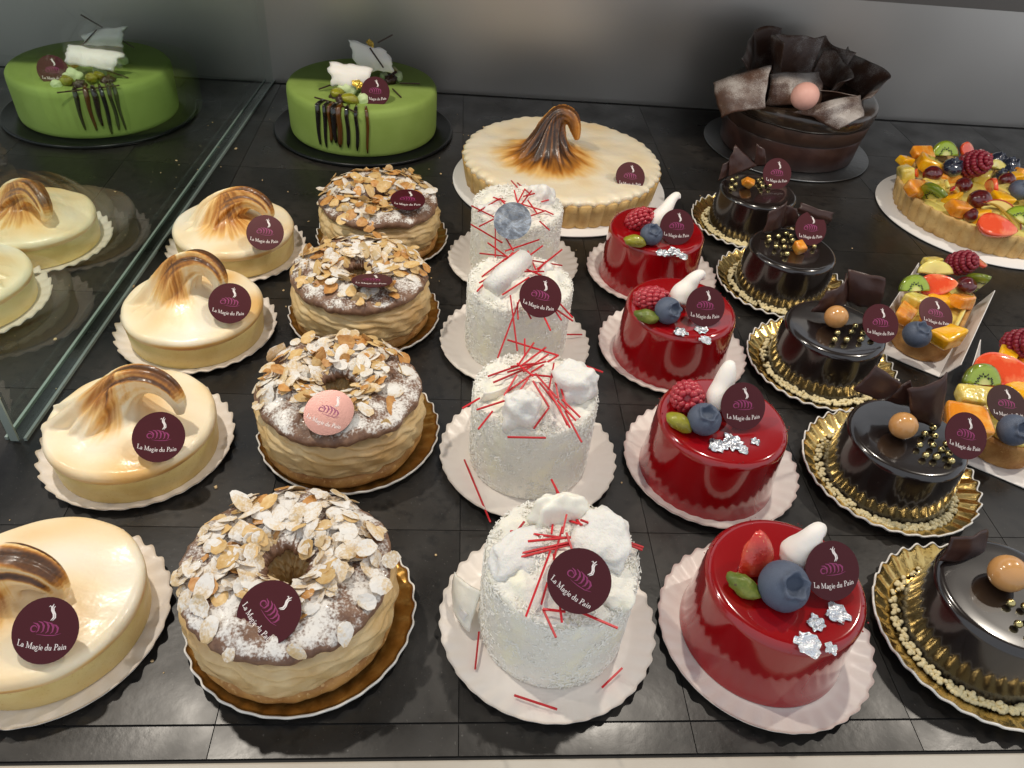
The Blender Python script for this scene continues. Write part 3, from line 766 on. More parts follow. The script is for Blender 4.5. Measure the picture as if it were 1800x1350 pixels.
# ================================================================== white coconut cakes
def coconut_meshes():
    R, H = 0.0328, 0.0475
    prof = [(0, 0)] + [(R*k, 0.0) for k in (0.5, 1.0)] + [(R*(1.0+0.02*math.sin(PI*i/14)), H*i/14) for i in range(1, 14)] + [(R*0.985, H), (R*0.95, H+0.0012), (R*0.84, H+0.0014), (R*0.66, H+0.0050), (R*0.4, H+0.0088), (R*0.2, H+0.0098), (0, H+0.0100)]
    def fn(r, z, a):
        if r < 1e-6: return r, z
        p = Vector((r*math.cos(a), r*math.sin(a), z))
        g = noise.noise(p*330)*0.0006+noise.noise(p*900)*0.0004+noise.noise(p*60)*0.0006+(noise.noise(p*110)*0.0022 if z > H else 0)
        return r+g*(1 if z > .001 else 0), z+(g*1.2 if z > H*0.9 else 0)
    # refine the rings so the crumb relief shows
    pr = []
    for (a, b) in zip(prof, prof[1:]):
        n = max(1, int(math.hypot(b[0]-a[0], b[1]-a[1])/0.0012))
        for i in range(n): pr.append((a[0]+(b[0]-a[0])*i/n, a[1]+(b[1]-a[1])*i/n))
    pr.append(prof[-1])
    body = mesh('sponge', *lathe_vf(pr, 170, fn), 'coconut')
    r = random.Random(5); V, F = [], []
    for i in range(8000):
        if r.random() < 0.72:
            a = r.uniform(0, 2*PI); z = r.uniform(0.001, H+0.001)
            n = Vector((math.cos(a), math.sin(a), 0.0)); p = n*(R*1.01)+Vector((0, 0, z))
        else:
            a = r.uniform(0, 2*PI); q = R*math.sqrt(r.uniform(0.0, 1.0)); n = Vector((0, 0, 1)); p = Vector((q*math.cos(a), q*math.sin(a), H+0.0014+0.0082*smooth01(.84, .3, q/R)))
        d = Vector((r.gauss(0, 1), r.gauss(0, 1), r.gauss(0, 1))); d = (d-n*d.dot(n)*0.88).normalized()
        w = d.cross(n).normalized(); l = r.uniform(0.0004, 0.0011); ww = r.uniform(0.00020, 0.00042); tt = 0.00015
        p = p+n*r.uniform(-0.0001, 0.0004); up_ = w.cross(d)
        o = len(V)
        for sx in (-1, 1):
            for (sy, sz) in ((-1, -1), (1, -1), (0.4, 1)): V.append(p+d*l*sx+w*ww*sy+up_*tt*sz)
        F += [(o, o+1, o+2), (o+3, o+5, o+4), (o, o+3, o+4, o+1), (o+1, o+4, o+5, o+2), (o+2, o+5, o+3, o)]
    fl = mesh('coconut_coating', V, F, 'coconut_sliver', smooth=False)
    return body, fl
COCO = coconut_meshes()
def chunk(parent, wpos, h, seed, m='coconut_block', rot=(0, 0, 0), amp=0.35):
    vf = blob_vf(h[0], h[1], h[2], seed, 0.0, 1, 40, 26)
    V = []
    for v in vf[0]:
        q = Vector(v); u = Vector((q.x/h[0], q.y/h[1], q.z/h[2]))
        u = Vector([math.copysign(abs(c)**0.8, c) for c in u])
        d = 1+amp*1.1*noise.noise(u*1.5+Vector((seed*5, 1, 2)))+amp*0.35*noise.noise(u*3+Vector((seed, 7, 2)))
        V.append((u.x*h[0]*d*.95, u.y*h[1]*d*.95, u.z*h[2]*d*.85))
    return put('coconut_piece', mesh('coconut_piece', V, vf[1], m), parent, tuple(Vector(wpos)-Vector(parent.location)), rot)
def shaving(parent, corners, curl, th, m='white_chocolate', name='chocolate_shaving', jag=0.06, seed=0, nu=14, nv=10, world=True):
    """Curved sheet between four corners (p00,p10,p11,p01); curl bows it along its normal."""
    c = [Vector(q)-(Vector(parent.location) if world else Vector()) for q in corners]
    n = (c[1]-c[0]).cross(c[3]-c[0]).normalized(); L_ = max((c[1]-c[0]).length, (c[3]-c[0]).length)
    def fn(u, v):
        du = jag*noise.noise(Vector((v*4, u*.7+seed, 3)))*(1 if u in (0, 1) else abs(2*u-1)**2)
        dv_ = jag*noise.noise(Vector((u*4, 9, v*.7+seed)))*(1 if v in (0, 1) else abs(2*v-1)**2)
        u2, v2 = u+du, v+dv_
        p = c[0]*(1-u2)*(1-v2)+c[1]*u2*(1-v2)+c[2]*u2*v2+c[3]*(1-u2)*v2
        bow = curl[0]*math.sin(PI*u)+curl[1]*math.sin(PI*v)+(curl[2]*math.sin(2*PI*u+v*1.5) if len(curl) > 2 else 0)
        return p+n*L_*(bow+0.03*noise.noise(Vector((u*3+seed, v*3, 1))))
    return put(name, mesh(name, *sheet_vf(fn, nu, nv, th), m), parent)
STICK = {}
def stick_mesh(L_, w=0.00042):
    k = round(L_, 3)
    if k not in STICK: STICK[k] = mesh('sugar_stick', *box_vf((0, 0, 0), (k/2, w, w*0.8)), 'sugar_red', smooth=False)
    return STICK[k]
def stick(parent, a, b, name='sugar_stick'):
    a, b = Vector(a), Vector(b)
    d = (b-a); L_ = d.length; d.normalize(); y = Vector((0, 0, 1)).cross(d).normalized(); z = d.cross(y)
    m = Matrix((d, y, z)).transposed().to_4x4(); m.translation = (a+b)/2-(Vector(parent.location) if parent else Vector())
    return put(name, stick_mesh(L_), parent, mtx=m)

def coconut_cake(x, y, label, blabel, sticks, off=(0, 0), rz=0.0):
    board(BW, x+off[0], y+off[1], blabel, 'white scalloped boards under the coconut cakes', rnd.uniform(0, 6))
    t = thing('coconut_cake', label, 'cake', (x, y, BZ), 0.0, 'white coconut cakes with red sugar sticks')
    put('sponge', COCO[0], t, rot=(0, 0, rz)); c = put('coconut_coating', COCO[1], t, rot=(0, 0, rz)); c['kind'] = 'stuff'
    for (a, b) in sticks: stick(t, a, b)
    return t
ST1 = [((0.0497, 0.2394, 0.0516), (0.0547, 0.2130, 0.0585)),
    ((0.0513, 0.2335, 0.0520), (0.0515, 0.2101, 0.0605)),
    ((0.0507, 0.2281, 0.0527), (0.0454, 0.2005, 0.0609)),
    ((0.0414, 0.2207, 0.0522), (0.0590, 0.2049, 0.0617)),
    ((0.0411, 0.2113, 0.0582), (0.0760, 0.2087, 0.0520)),
    ((0.0547, 0.2195, 0.0561), (0.0582, 0.2050, 0.0615)),
    ((0.0349, 0.2099, 0.0574), (0.0270, 0.2001, 0.0539)),
    ((0.0287, 0.2067, 0.0547), (0.0515, 0.1980, 0.0615)),
    ((0.0354, 0.1968, 0.0608), (0.0530, 0.1978, 0.0624)),
    ((0.0281, 0.1932, 0.0555), (0.0523, 0.1953, 0.0624)),
    ((0.0280, 0.1912, 0.0556), (0.0528, 0.1948, 0.0617)),
    ((0.0499, 0.2023, 0.0634), (0.0398, 0.1719, 0.0533)),
    ((0.0439, 0.1906, 0.0625), (0.0335, 0.1671, 0.0523)),
    ((0.0449, 0.1886, 0.0638), (0.0473, 0.1637, 0.0530)),
    ((0.0513, 0.1990, 0.0636), (0.0542, 0.1838, 0.0624)),
    ((0.0399, 0.1691, 0.0542), (0.0492, 0.1682, 0.0538)),
    ((0.0403, 0.1692, 0.0536), (0.0442, 0.1573, 0.0537)),
    ((0.0507, 0.1698, 0.0543), (0.0689, 0.1609, 0.0539)),
    ((0.0579, 0.2056, 0.0642), (0.0757, 0.2071, 0.0535)),
    ((0.0718, 0.2033, 0.0565), (0.0857, 0.2001, 0.0533)),
    ((0.0747, 0.2003, 0.0570), (0.0851, 0.1985, 0.0536)),
    ((0.0522, 0.2086, 0.0637), (0.0497, 0.1994, 0.0631))]
ST2 = [((0.0335, 0.3446, 0.0516), (0.0615, 0.3316, 0.0518)),
    ((0.0664, 0.3282, 0.0520), (0.0845, 0.3182, 0.0519)),
    ((0.0432, 0.3445, 0.0527), (0.0426, 0.3320, 0.0514)),
    ((0.0485, 0.3431, 0.0514), (0.0364, 0.3091, 0.0615)),
    ((0.0549, 0.3383, 0.0521), (0.0381, 0.3096, 0.0612)),
    ((0.0212, 0.3087, 0.0544), (0.0381, 0.3106, 0.0614)),
    ((0.0239, 0.3022, 0.0559), (0.0395, 0.3063, 0.0618)),
    ((0.0312, 0.3055, 0.0605), (0.0521, 0.3150, 0.0608)),
    ((0.0554, 0.3302, 0.0534), (0.0394, 0.3042, 0.0624)),
    ((0.0603, 0.3293, 0.0532), (0.0435, 0.3038, 0.0624)),
    ((0.0442, 0.3018, 0.0631), (0.0294, 0.2930, 0.0565)),
    ((0.0358, 0.3006, 0.0632), (0.0293, 0.2915, 0.0567)),
    ((0.0415, 0.2985, 0.0625), (0.0322, 0.2866, 0.0554)),
    ((0.0440, 0.3002, 0.0638), (0.0549, 0.3004, 0.0625)),
    ((0.0557, 0.3104, 0.0634), (0.0516, 0.2909, 0.0624)),
    ((0.0549, 0.3022, 0.0637), (0.0565, 0.2870, 0.0592)),
    ((0.0564, 0.3036, 0.0631), (0.0608, 0.2841, 0.0558)),
    ((0.0168, 0.2921, 0.0538), (0.0084, 0.2842, 0.0539)),
    ((0.0295, 0.2873, 0.0570), (0.0152, 0.2842, 0.0530)),
    ((0.0234, 0.2833, 0.0533), (0.0160, 0.2699, 0.0533)),
    ((0.0514, 0.2816, 0.0584), (0.0432, 0.2707, 0.0536)),
    ((0.0298, 0.2637, 0.0546), (0.0491, 0.2648, 0.0536)),
    ((0.0436, 0.2951, 0.0639), (0.0514, 0.2827, 0.0578)),
    ((0.0453, 0.3011, 0.0637), (0.0556, 0.2871, 0.0600)),
    ((0.0468, 0.2935, 0.0643), (0.0572, 0.2824, 0.0571)),
    ((0.0514, 0.2888, 0.0630), (0.0613, 0.2713, 0.0547)),
    ((0.0554, 0.2852, 0.0603), (0.0649, 0.2759, 0.0549)),
    ((0.0580, 0.2864, 0.0598), (0.0675, 0.2795, 0.0540)),
    ((0.0595, 0.2807, 0.0568), (0.0659, 0.2608, 0.0551)),
    ((0.0561, 0.2825, 0.0588), (0.0602, 0.2727, 0.0547)),
    ((0.0360, 0.3076, 0.0649), (0.0439, 0.2989, 0.0639)),
    ((0.0327, 0.3057, 0.0641), (0.0462, 0.3087, 0.0644))]
ST3 = [((0.0359, 0.4405, 0.0516), (0.0597, 0.4570, 0.0518)),
    ((0.0245, 0.4495, 0.0520), (0.0372, 0.4291, 0.0539)),
    ((0.0187, 0.4345, 0.0527), (0.0367, 0.4343, 0.0514)),
    ((0.0357, 0.4625, 0.0514), (0.0413, 0.4397, 0.0524)),
    ((0.0455, 0.4415, 0.0521), (0.0334, 0.4163, 0.0598)),
    ((0.0360, 0.4151, 0.0629), (0.0197, 0.4054, 0.0535)),
    ((0.0405, 0.4358, 0.0535), (0.0168, 0.3912, 0.0523)),
    ((0.0182, 0.3986, 0.0535), (0.0265, 0.4016, 0.0574)),
    ((0.0507, 0.4390, 0.0533), (0.0524, 0.4026, 0.0624)),
    ((0.0612, 0.4468, 0.0532), (0.0514, 0.4338, 0.0530)),
    ((0.0737, 0.4423, 0.0536), (0.0535, 0.4039, 0.0617)),
    ((0.0491, 0.4114, 0.0634), (0.0720, 0.4236, 0.0529)),
    ((0.0456, 0.3995, 0.0625), (0.0578, 0.4029, 0.0609)),
    ((0.0607, 0.4189, 0.0585), (0.0521, 0.3978, 0.0623)),
    ((0.0480, 0.3932, 0.0626), (0.0317, 0.3847, 0.0547)),
    ((0.0365, 0.3831, 0.0556), (0.0383, 0.3326, 0.0537)),
    ((0.0421, 0.3809, 0.0545), (0.0272, 0.3254, 0.0537)),
    ((0.0406, 0.3784, 0.0539), (0.0402, 0.3615, 0.0539)),
    ((0.0428, 0.3797, 0.0553), (0.0480, 0.3639, 0.0530)),
    ((0.0657, 0.3817, 0.0533), (0.0728, 0.3659, 0.0533)),
    ((0.0627, 0.3717, 0.0552), (0.0724, 0.3623, 0.0536)),
    ((0.0620, 0.3726, 0.0546), (0.0657, 0.3628, 0.0536)),
    ((0.0555, 0.3647, 0.0544), (0.0585, 0.3518, 0.0538)),
    ((0.0465, 0.4002, 0.0637), (0.0557, 0.3966, 0.0620))]
ST4 = [((0.0445, 0.5436, 0.0516), (0.0468, 0.5134, 0.0613)),
    ((0.0511, 0.5312, 0.0542), (0.0322, 0.4989, 0.0577)),
    ((0.0332, 0.4986, 0.0590), (0.0185, 0.4928, 0.0514)),
    ((0.0490, 0.5407, 0.0514), (0.0550, 0.5037, 0.0619)),
    ((0.0292, 0.5043, 0.0572), (0.0499, 0.4900, 0.0576)),
    ((0.0351, 0.4947, 0.0594), (0.0413, 0.4893, 0.0568)),
    ((0.0519, 0.5081, 0.0630), (0.0434, 0.4880, 0.0564)),
    ((0.0568, 0.5069, 0.0627), (0.0466, 0.4890, 0.0572)),
    ((0.0587, 0.5029, 0.0625), (0.0502, 0.4976, 0.0624)),
    ((0.0441, 0.5057, 0.0627), (0.0475, 0.4872, 0.0568)),
    ((0.0370, 0.4891, 0.0567), (0.0376, 0.4886, 0.0553)),
    ((0.0328, 0.4887, 0.0554), (0.0410, 0.4843, 0.0543)),
    ((0.0139, 0.4978, 0.0530), (0.0311, 0.4831, 0.0523)),
    ((0.0308, 0.4795, 0.0543), (0.0190, 0.4689, 0.0530)),
    ((0.0303, 0.4792, 0.0541), (0.0289, 0.4292, 0.0536)),
    ((0.0134, 0.4690, 0.0542), (0.0340, 0.4475, 0.0537)),
    ((0.0707, 0.5071, 0.0562), (0.0635, 0.4974, 0.0590)),
    ((0.0456, 0.4914, 0.0605), (0.0656, 0.4909, 0.0554)),
    ((0.0531, 0.4929, 0.0622), (0.0597, 0.4879, 0.0553)),
    ((0.0723, 0.4901, 0.0533), (0.0657, 0.4921, 0.0552)),
    ((0.0654, 0.4893, 0.0562), (0.0522, 0.4822, 0.0544)),
    ((0.0611, 0.4774, 0.0546), (0.0674, 0.4671, 0.0536))]
WT = BZ+0.0455
w1 = coconut_cake(.0510, .1965, 'white coconut cake nearest the front, maroon tag under crossed red sticks', 'white scalloped board under the foremost coconut cake', ST1, off=(-.0015, 0))
chunk(w1, (0.0327, 0.1951, 0.0540), (.014, .010, .0045), 1, rot=(.15, -.1, 0.5)); chunk(w1, (0.0675, 0.2012, 0.0570), (.012, .015, .0060), 2, rot=(.2, .15, -0.4))
chunk(w1, (0.0506, 0.2134, 0.0590), (.013, .006, .012), 3, 'white_chocolate', rot=(-.3, .2, 0.1)); chunk(w1, (0.0708, 0.1781, 0.0490), (.008, .007, .004), 9, 'coconut')
tag_on(w1, (0.0539, 0.1755, 0.0640), 52, -14, -25)
w2 = coconut_cake(.0470, .3030, 'white coconut cake with a dense crossing heap of red sticks and no tag', 'white scalloped board under the second coconut cake from the front', ST2)
chunk(w2, (0.0376, 0.2801, 0.0570), (.010, .009, .013), 4, rot=(0, 0, .2)); chunk(w2, (0.0665, 0.3013, 0.0570), (.012, .011, .014), 5, rot=(.2, .1, .5)); chunk(w2, (0.0524, 0.3023, 0.0500), (.010, .009, .004), 8, 'coconut')
shaving(w2, [(0.0158, 0.2961, 0.0470), (0.0360, 0.3039, 0.0480), (0.0371, 0.3037, 0.0600), (0.0187, 0.2919, 0.0580)], (0.12, 0.05), .0009)
w3 = coconut_cake(.0445, .4065, 'white coconut cake with a leaning white roll and a maroon tag', 'white scalloped board under the third coconut cake from the front', ST3)
rl = tube_vf([Vector(p)-Vector(w3.location) for p in ((0.0246, 0.3887, 0.0560), (0.0354, 0.3993, 0.0610), (0.0462, 0.4140, 0.0630))], [.0062, .0068, .0060], 20, lambda t, a: 1+.10*noise.noise(Vector((math.cos(a)*2, math.sin(a)*2, t*4))))
put('coconut_roll', mesh('coconut_roll', *rl, 'coconut_block'), w3); chunk(w3, (0.0559, 0.4177, 0.0510), (.011, .009, .008), 6)
tag_on(w3, (0.0531, 0.3718, 0.0635), 46, 6, -16)
w4 = coconut_cake(.0480, .5080, 'white coconut cake with a silver tag, last before the large tart', 'white scalloped board under the rearmost coconut cake', ST4)
chunk(w4, (0.0636, 0.5113, 0.0530), (.011, .009, .013), 7, rot=(.2, .3, .4)); chunk(w4, (0.0301, 0.4998, 0.0500), (.012, .008, .006), 10, rot=(0, 0, .7))
tag_on(w4, (0.0404, 0.4563, 0.0655), 44, -12, 20, 'silver', False, 'silver side of the round tag')
for (a, b, lab) in (((0.0177, 0.1888, 0.0056), (0.0159, 0.1718, 0.0032), 'red sugar stick fallen on the board left of the foremost coconut cake'),
                    ((0.0322, 0.1599, 0.0036), (0.0502, 0.1529, 0.0048), 'red sugar stick lying on the board in front of the foremost coconut cake'),
                    ((0.0807, 0.1714, 0.0050), (0.0706, 0.1630, 0.0036), 'red sugar stick on the board right of the foremost coconut cake'),
                    ((0.0109, 0.2952, 0.0050), (0.0244, 0.2522, 0.0042), 'red sugar stick on the board left of the second coconut cake'),
                    ((0.0788, 0.4137, 0.0048), (0.0905, 0.4138, 0.0052), 'red sugar stick on the board right of the third coconut cake')):
    tagp(stick(None, a, b, 'fallen_sugar_stick'), lab, 'sugar stick', 'red sugar sticks fallen on the boards')
fs = thing('fallen_shaving', 'white chocolate shaving leaning by the foremost coconut cake on its board', 'shaving', (0.0108, 0.2114, 0.0030))
shaving(fs, [(0.0060, 0.2026, 0.0060), (0.0134, 0.1891, 0.0050), (0.0185, 0.1986, 0.0220), (0.0064, 0.2133, 0.0160)], (0.16, 0.06), .0010)
shaving(fs, [(0.0067, 0.2059, 0.0065), (0.0108, 0.1926, 0.0050), (0.0123, 0.1928, 0.0130), (0.0082, 0.2038, 0.0120)], (0.10, 0.04), .0010, 'meringue_white')

# ================================================================== fruit and garnish
def raspberry_vf(r=0.0075, h=0.0085, seed=0, hollow=False):
    parts = []; q = random.Random(seed); rows = 7
    for i in range(rows):
        t = (i+0.5)/rows; ph = t*PI*0.92
        rr = r*math.sin(ph)**0.8; z = -h*math.cos(ph)*0.95
        n = max(3, int(2*PI*rr/0.0029)); off = q.uniform(0, 1)
        for k in range(n):
            a = 2*PI*(k+off+0.5*(i % 2))/n; s = 0.00190*q.uniform(0.88, 1.12)
            parts.append(xf(blob_vf(s, s, s, u=10, v=7), Matrix.Translation((rr*0.86*math.cos(a), rr*0.86*math.sin(a), z+q.uniform(-.0002, .0002)))))
    parts.append(blob_vf(r*0.82, r*0.82, h*0.88))
    return merge(*parts)
RASP = [mesh('raspberry', *raspberry_vf(seed=i), 'raspberry') for i in range(2)]
RASP_S = mesh('raspberry', *raspberry_vf(.0100, .0122, 3), 'raspberry_sugar')
def blueberry(m):
    V, F = [], []
    prof = [(0, -1)]+[(math.sin(PI*i/18), -0.9*math.cos(PI*i/18)) for i in range(1, 15)]
    prof = [(r*1.0, z) for r, z in prof]
    rc = prof[-1][0]; zc = prof[-1][1]
    prof += [(0.56, zc+0.04), (0.55, zc+0.16), (0.49, zc+0.21), (0.43, zc+0.16), (0.38, zc+0.00), (0.27, zc-0.14), (0.12, zc-0.17), (0, zc-0.15)]
    def fn(r, z, a):
        if 0.38 < r < 0.57 and z > zc: return r*(1+0.13*math.cos(5*a)), z+0.06*math.cos(5*a)
        return r*(1+0.02*noise.noise(Vector((math.cos(a)*2, math.sin(a)*2, z*2)))), z
    return mesh('blueberry', *lathe_vf(prof, 30, fn), m)
BLUE, BLUE_W = blueberry('blueberry'), blueberry('blueberry_wet')
PIST = mesh('pistachio', *blob_vf(.0080, .0046, .0042, 2, 0.16, 1.6), 'pistachio')
PIST_G = mesh('pistachio', *blob_vf(.0076, .0044, .0040, 6, 0.24, 2.2), 'pistachio_green')
def kiss(pts, m='meringue_white'):
    sp = spline(pts, 22)
    return mesh('meringue_drop', *tube_vf([p[:3] for p in sp], [p[3] for p in sp], 20, lambda t, a: 1+0.05*noise.noise(Vector((math.cos(a), math.sin(a), t*4)))), m)
def strawberry_wedge():
    def fn(u, v):
        a = (u-0.5)*2.6; r = 0.0080*math.sin(min(1, v*1.02)*PI*0.5+0.02)**0.7*(1-0.10*v) if v < 1 else 0.0075
        z = 0.0150*(1-v)
        return Vector((r*math.sin(a), -r*math.cos(a)*0.8, z))
    outer = sheet_vf(fn, 14, 12, 0.0010)
    V, F = merge(outer, xf(blob_vf(.0058, .0040, .0068, 1, .08), Matrix.Translation((0, -.0012, .0060))))
    return mesh('strawberry_wedge', V, F, 'strawberry')
STRAW = strawberry_wedge()
def leaf_bit(seed, s, m, name):
    def fn(u, v):
        x, y = 2*u-1, 2*v-1
        a = Vector((x*math.sqrt(1-y*y/2), y*math.sqrt(1-x*x/2)*.8, 0)); an = math.atan2(y, x)
        k = 1+0.55*noise.noise(Vector((math.cos(an)*1.6+seed*9, math.sin(an)*1.6, seed)))+0.16*noise.noise(Vector((math.cos(an)*4+seed*9, math.sin(an)*4, seed)))
        p = a*s*k
        p.z = s*0.26*noise.noise(Vector((u*3.2, v*3.2, seed*4)))+s*0.10*noise.noise(Vector((u*9, v*9, seed)))
        return p
    return mesh(name, *sheet_vf(fn, 14, 14, 0.00012), m, smooth=False)
SILV = [leaf_bit(i, .0068, 'silver_leaf', 'silver_leaf') for i in range(4)]
GOLDL = leaf_bit(8, .005, 'gold_leaf', 'gold_leaf')

def glazed_mesh(name, r0, r1, h, m, rnd_=0.004, foot=0.0):
    prof = [(0, 0), (r0*0.6, 0), (r0+foot, 0.0), (r0+foot, 0.0006), (r0+foot*0.3, 0.0022)]
    for i in range(1, 8): prof.append((r0+(r1-r0)*i/8, 0.0022+(h-rnd_-0.0022)*i/8))
    for i in range(0, 9):
        a = i/8*PI/2; prof.append((r1-rnd_+rnd_*math.cos(a), h-rnd_+rnd_*math.sin(a)))
    prof += [(r1*0.7, h-0.0001), (r1*0.35, h-0.0002), (0, h-0.0002)]
    return mesh(name, *lathe_vf(prof, 128, lambda r, z, a: (r*(1+0.008*noise.noise(Vector((math.cos(a)*1.4, math.sin(a)*1.4, z*30)))), z)), m)
REDB = glazed_mesh('glazed_body', .0372, .0352, .0405, 'red_glaze', 0.0042, 0.0008)
def bubbles():
    r = random.Random(9); parts = []
    for i in range(70):
        a = r.uniform(0, 2*PI); s = r.uniform(.00012, .00042); rad = .0338+r.gauss(0, .0012); z = .0405-max(0.0, rad-.0312)**2*60
        parts.append(xf(blob_vf(s, s, s*.8, u=8, v=6), Matrix.Translation((rad*math.cos(a), rad*math.sin(a), z))))
    return mesh('glaze_bubbles', *merge(*parts), 'red_glaze')
BUBB = bubbles()
def loc_in(t, w): return tuple(Vector(w)-Vector(t.location))
def red_cake(x, y, label, blabel, off, berry, pist, blue, drop, tg, leaves, bscale=1.0):
    board(BW, x+off[0], y+off[1], blabel, 'white scalloped boards under the red glazed cakes', rnd.uniform(0, 6))
    t = thing('red_glazed_cake', label, 'cake', (x, y, BZ), 0.0, 'red mirror glazed cakes')
    put('glazed_body', REDB, t, rot=(0, 0, rnd.uniform(0, 6)))
    o = put('glaze_bubbles', BUBB, t, rot=(0, 0, rnd.uniform(0, 6))); o['kind'] = 'stuff'
    bm_, bp, br, bs = berry
    put('strawberry' if bm_ is STRAW else 'raspberry', bm_, t, loc_in(t, bp), br, scale=bs)
    put('pistachio', pist[0], t, loc_in(t, pist[1]), pist[2])
    put('blueberry', BLUE, t, loc_in(t, blue[0]), blue[1], scale=blue[2])
    put('meringue_drop', kiss([Vector(loc_in(t, p[0]))[:] + (p[1],) for p in drop]), t)
    for i, (p, rz, s) in enumerate(leaves): put('silver_leaf', SILV[i % 4], t, loc_in(t, p), (0, 0, rz), scale=s)
    tag_on(t, *tg)
    return t
TOPR = BZ+0.0405
red_cake(.1505, .1925, 'red glazed cake nearest the front with a strawberry wedge on top', 'white scalloped board under the foremost red glazed cake', (.001, -.001),
    (STRAW, (0.1369, 0.1997, 0.0425), (-.25, 0, .35), 1.25), (PIST_G, (0.1282, 0.1860, 0.0460), (0.1, 0.1, -0.75)), ((0.1439, 0.1834, 0.0500), (.62, 0, .25), .0108),
    [((0.1538, 0.1981, 0.0450), .0064), ((0.1561, 0.1996, 0.0500), .0086), ((0.1579, 0.2004, 0.0570), .0064), ((0.1598, 0.2020, 0.0620), .0040), ((0.1632, 0.2046, 0.0615), .0031), ((0.1643, 0.2033, 0.0585), .0018)],
    ((0.1658, 0.1888, 0.0535), 46, 8, -1), [((0.1675, 0.1754, 0.0426), .3, .82), ((0.1559, 0.1708, 0.0426), 1.1, .62), ((0.1494, 0.1612, 0.0426), 2.0, .86), ((0.1580, 0.1590, 0.0424), .9, .45)])
red_cake(.1485, .2945, 'red glazed cake with a cut raspberry and one large silver flake', 'white scalloped board under the second red glazed cake from the front', (.0035, .005),
    (RASP[0], (0.1298, 0.3051, 0.0475), (1.0, 0.3, -.5), 1.15), (PIST, (0.1217, 0.2864, 0.0460), (0.1, 0, -.75)), ((0.1340, 0.2853, 0.0495), (.35, 0, 0), .0088),
    [((0.1468, 0.2972, 0.0450), .0060), ((0.1460, 0.3016, 0.0500), .0074), ((0.1480, 0.3060, 0.0560), .0060), ((0.1497, 0.3099, 0.0640), .0042), ((0.1515, 0.3128, 0.0660), .0022)],
    ((0.1558, 0.2924, 0.0530), 42, 8, -4), [((0.1401, 0.2733, 0.0426), .5, .80), ((0.1480, 0.2762, 0.0428), 1.4, .92), ((0.1525, 0.2712, 0.0426), 2.2, .5), ((0.1608, 0.2769, 0.0425), .9, .42)])
red_cake(.1485, .3995, 'red glazed cake with split silver flakes, third from the front', 'white scalloped board under the third red glazed cake from the front', (.0025, .005),
    (RASP[1], (0.1271, 0.3976, 0.0475), (.9, .7, .3), (1.0, 1.0, 1.35)), (PIST_G, (0.1214, 0.3804, 0.0460), (0.2, 0, -.4)), ((0.1343, 0.3823, 0.0495), (.9, .2, .4), .0085),
    [((0.1445, 0.3954, 0.0450), .0060), ((0.1465, 0.3997, 0.0500), .0072), ((0.1505, 0.4028, 0.0550), .0056), ((0.1541, 0.4045, 0.0600), .0040), ((0.1582, 0.4072, 0.0610), .0030), ((0.1603, 0.4068, 0.0580), .0016)],
    ((0.1576, 0.3838, 0.0525), 38, 6, -5), [((0.1415, 0.3704, 0.0426), .4, .72), ((0.1548, 0.3741, 0.0426), 1.2, .72), ((0.1552, 0.3635, 0.0424), 2.2, .6)])
red_cake(.1515, .4985, 'red glazed cake at the back of its column beside the large tart', 'white scalloped board under the rearmost red glazed cake', (.003, .002),
    (RASP[0], (0.1370, 0.4991, 0.0478), (.6, .5, .2), (1.1, 1.0, 1.25)), (PIST, (0.1291, 0.4708, 0.0460), (0.1, 0, -.2)), ((0.1414, 0.4761, 0.0490), (.5, .1, 0), .0080),
    [((0.1484, 0.4935, 0.0450), .0058), ((0.1504, 0.4964, 0.0500), .0068), ((0.1552, 0.5011, 0.0560), .0050), ((0.1606, 0.5078, 0.0610), .0034), ((0.1646, 0.5116, 0.0620), .0028), ((0.1660, 0.5103, 0.0600), .0016)],
    ((0.1604, 0.4821, 0.0525), 34, 4, -3), [((0.1483, 0.4627, 0.0426), .4, .8), ((0.1566, 0.4655, 0.0427), 1.2, .8), ((0.1619, 0.4594, 0.0425), 2.2, .62)])

# ================================================================== dark chocolate cakes on gold boards
DARKB = glazed_mesh('glazed_body', .0352, .0322, .0345, 'dark_glaze', 0.0040, 0.0006)
PEARL = mesh('gold_pearl', *blob_vf(.0019, .0019, .0019, u=16, v=10), 'gold_pearl')
BALL = mesh('caramel_ball', *blob_vf(.0074, .0074, .0074, u=32, v=20), 'caramel_ball')
BEAD = mesh('crunch_bead', *blob_vf(.00115, .00115, .00100, u=8, v=6), 'crunch_bead')
def bead_spots(seed, n):
    r = random.Random(seed); out = []
    while len(out) < n:
        a = r.uniform(0, 2*PI); k = r.random()
        if AN(a, 90, 60) > r.random(): continue
        dense = 0.30+0.70*max(0.0, math.sin(-a-0.3))
        if r.random() > dense: continue
        rad = 0.0360+0.0036*k; out.append((rad*math.cos(a), rad*math.sin(a), 0.0010+0.0026*r.random()*(1-k)+0.0004*k))
    return out
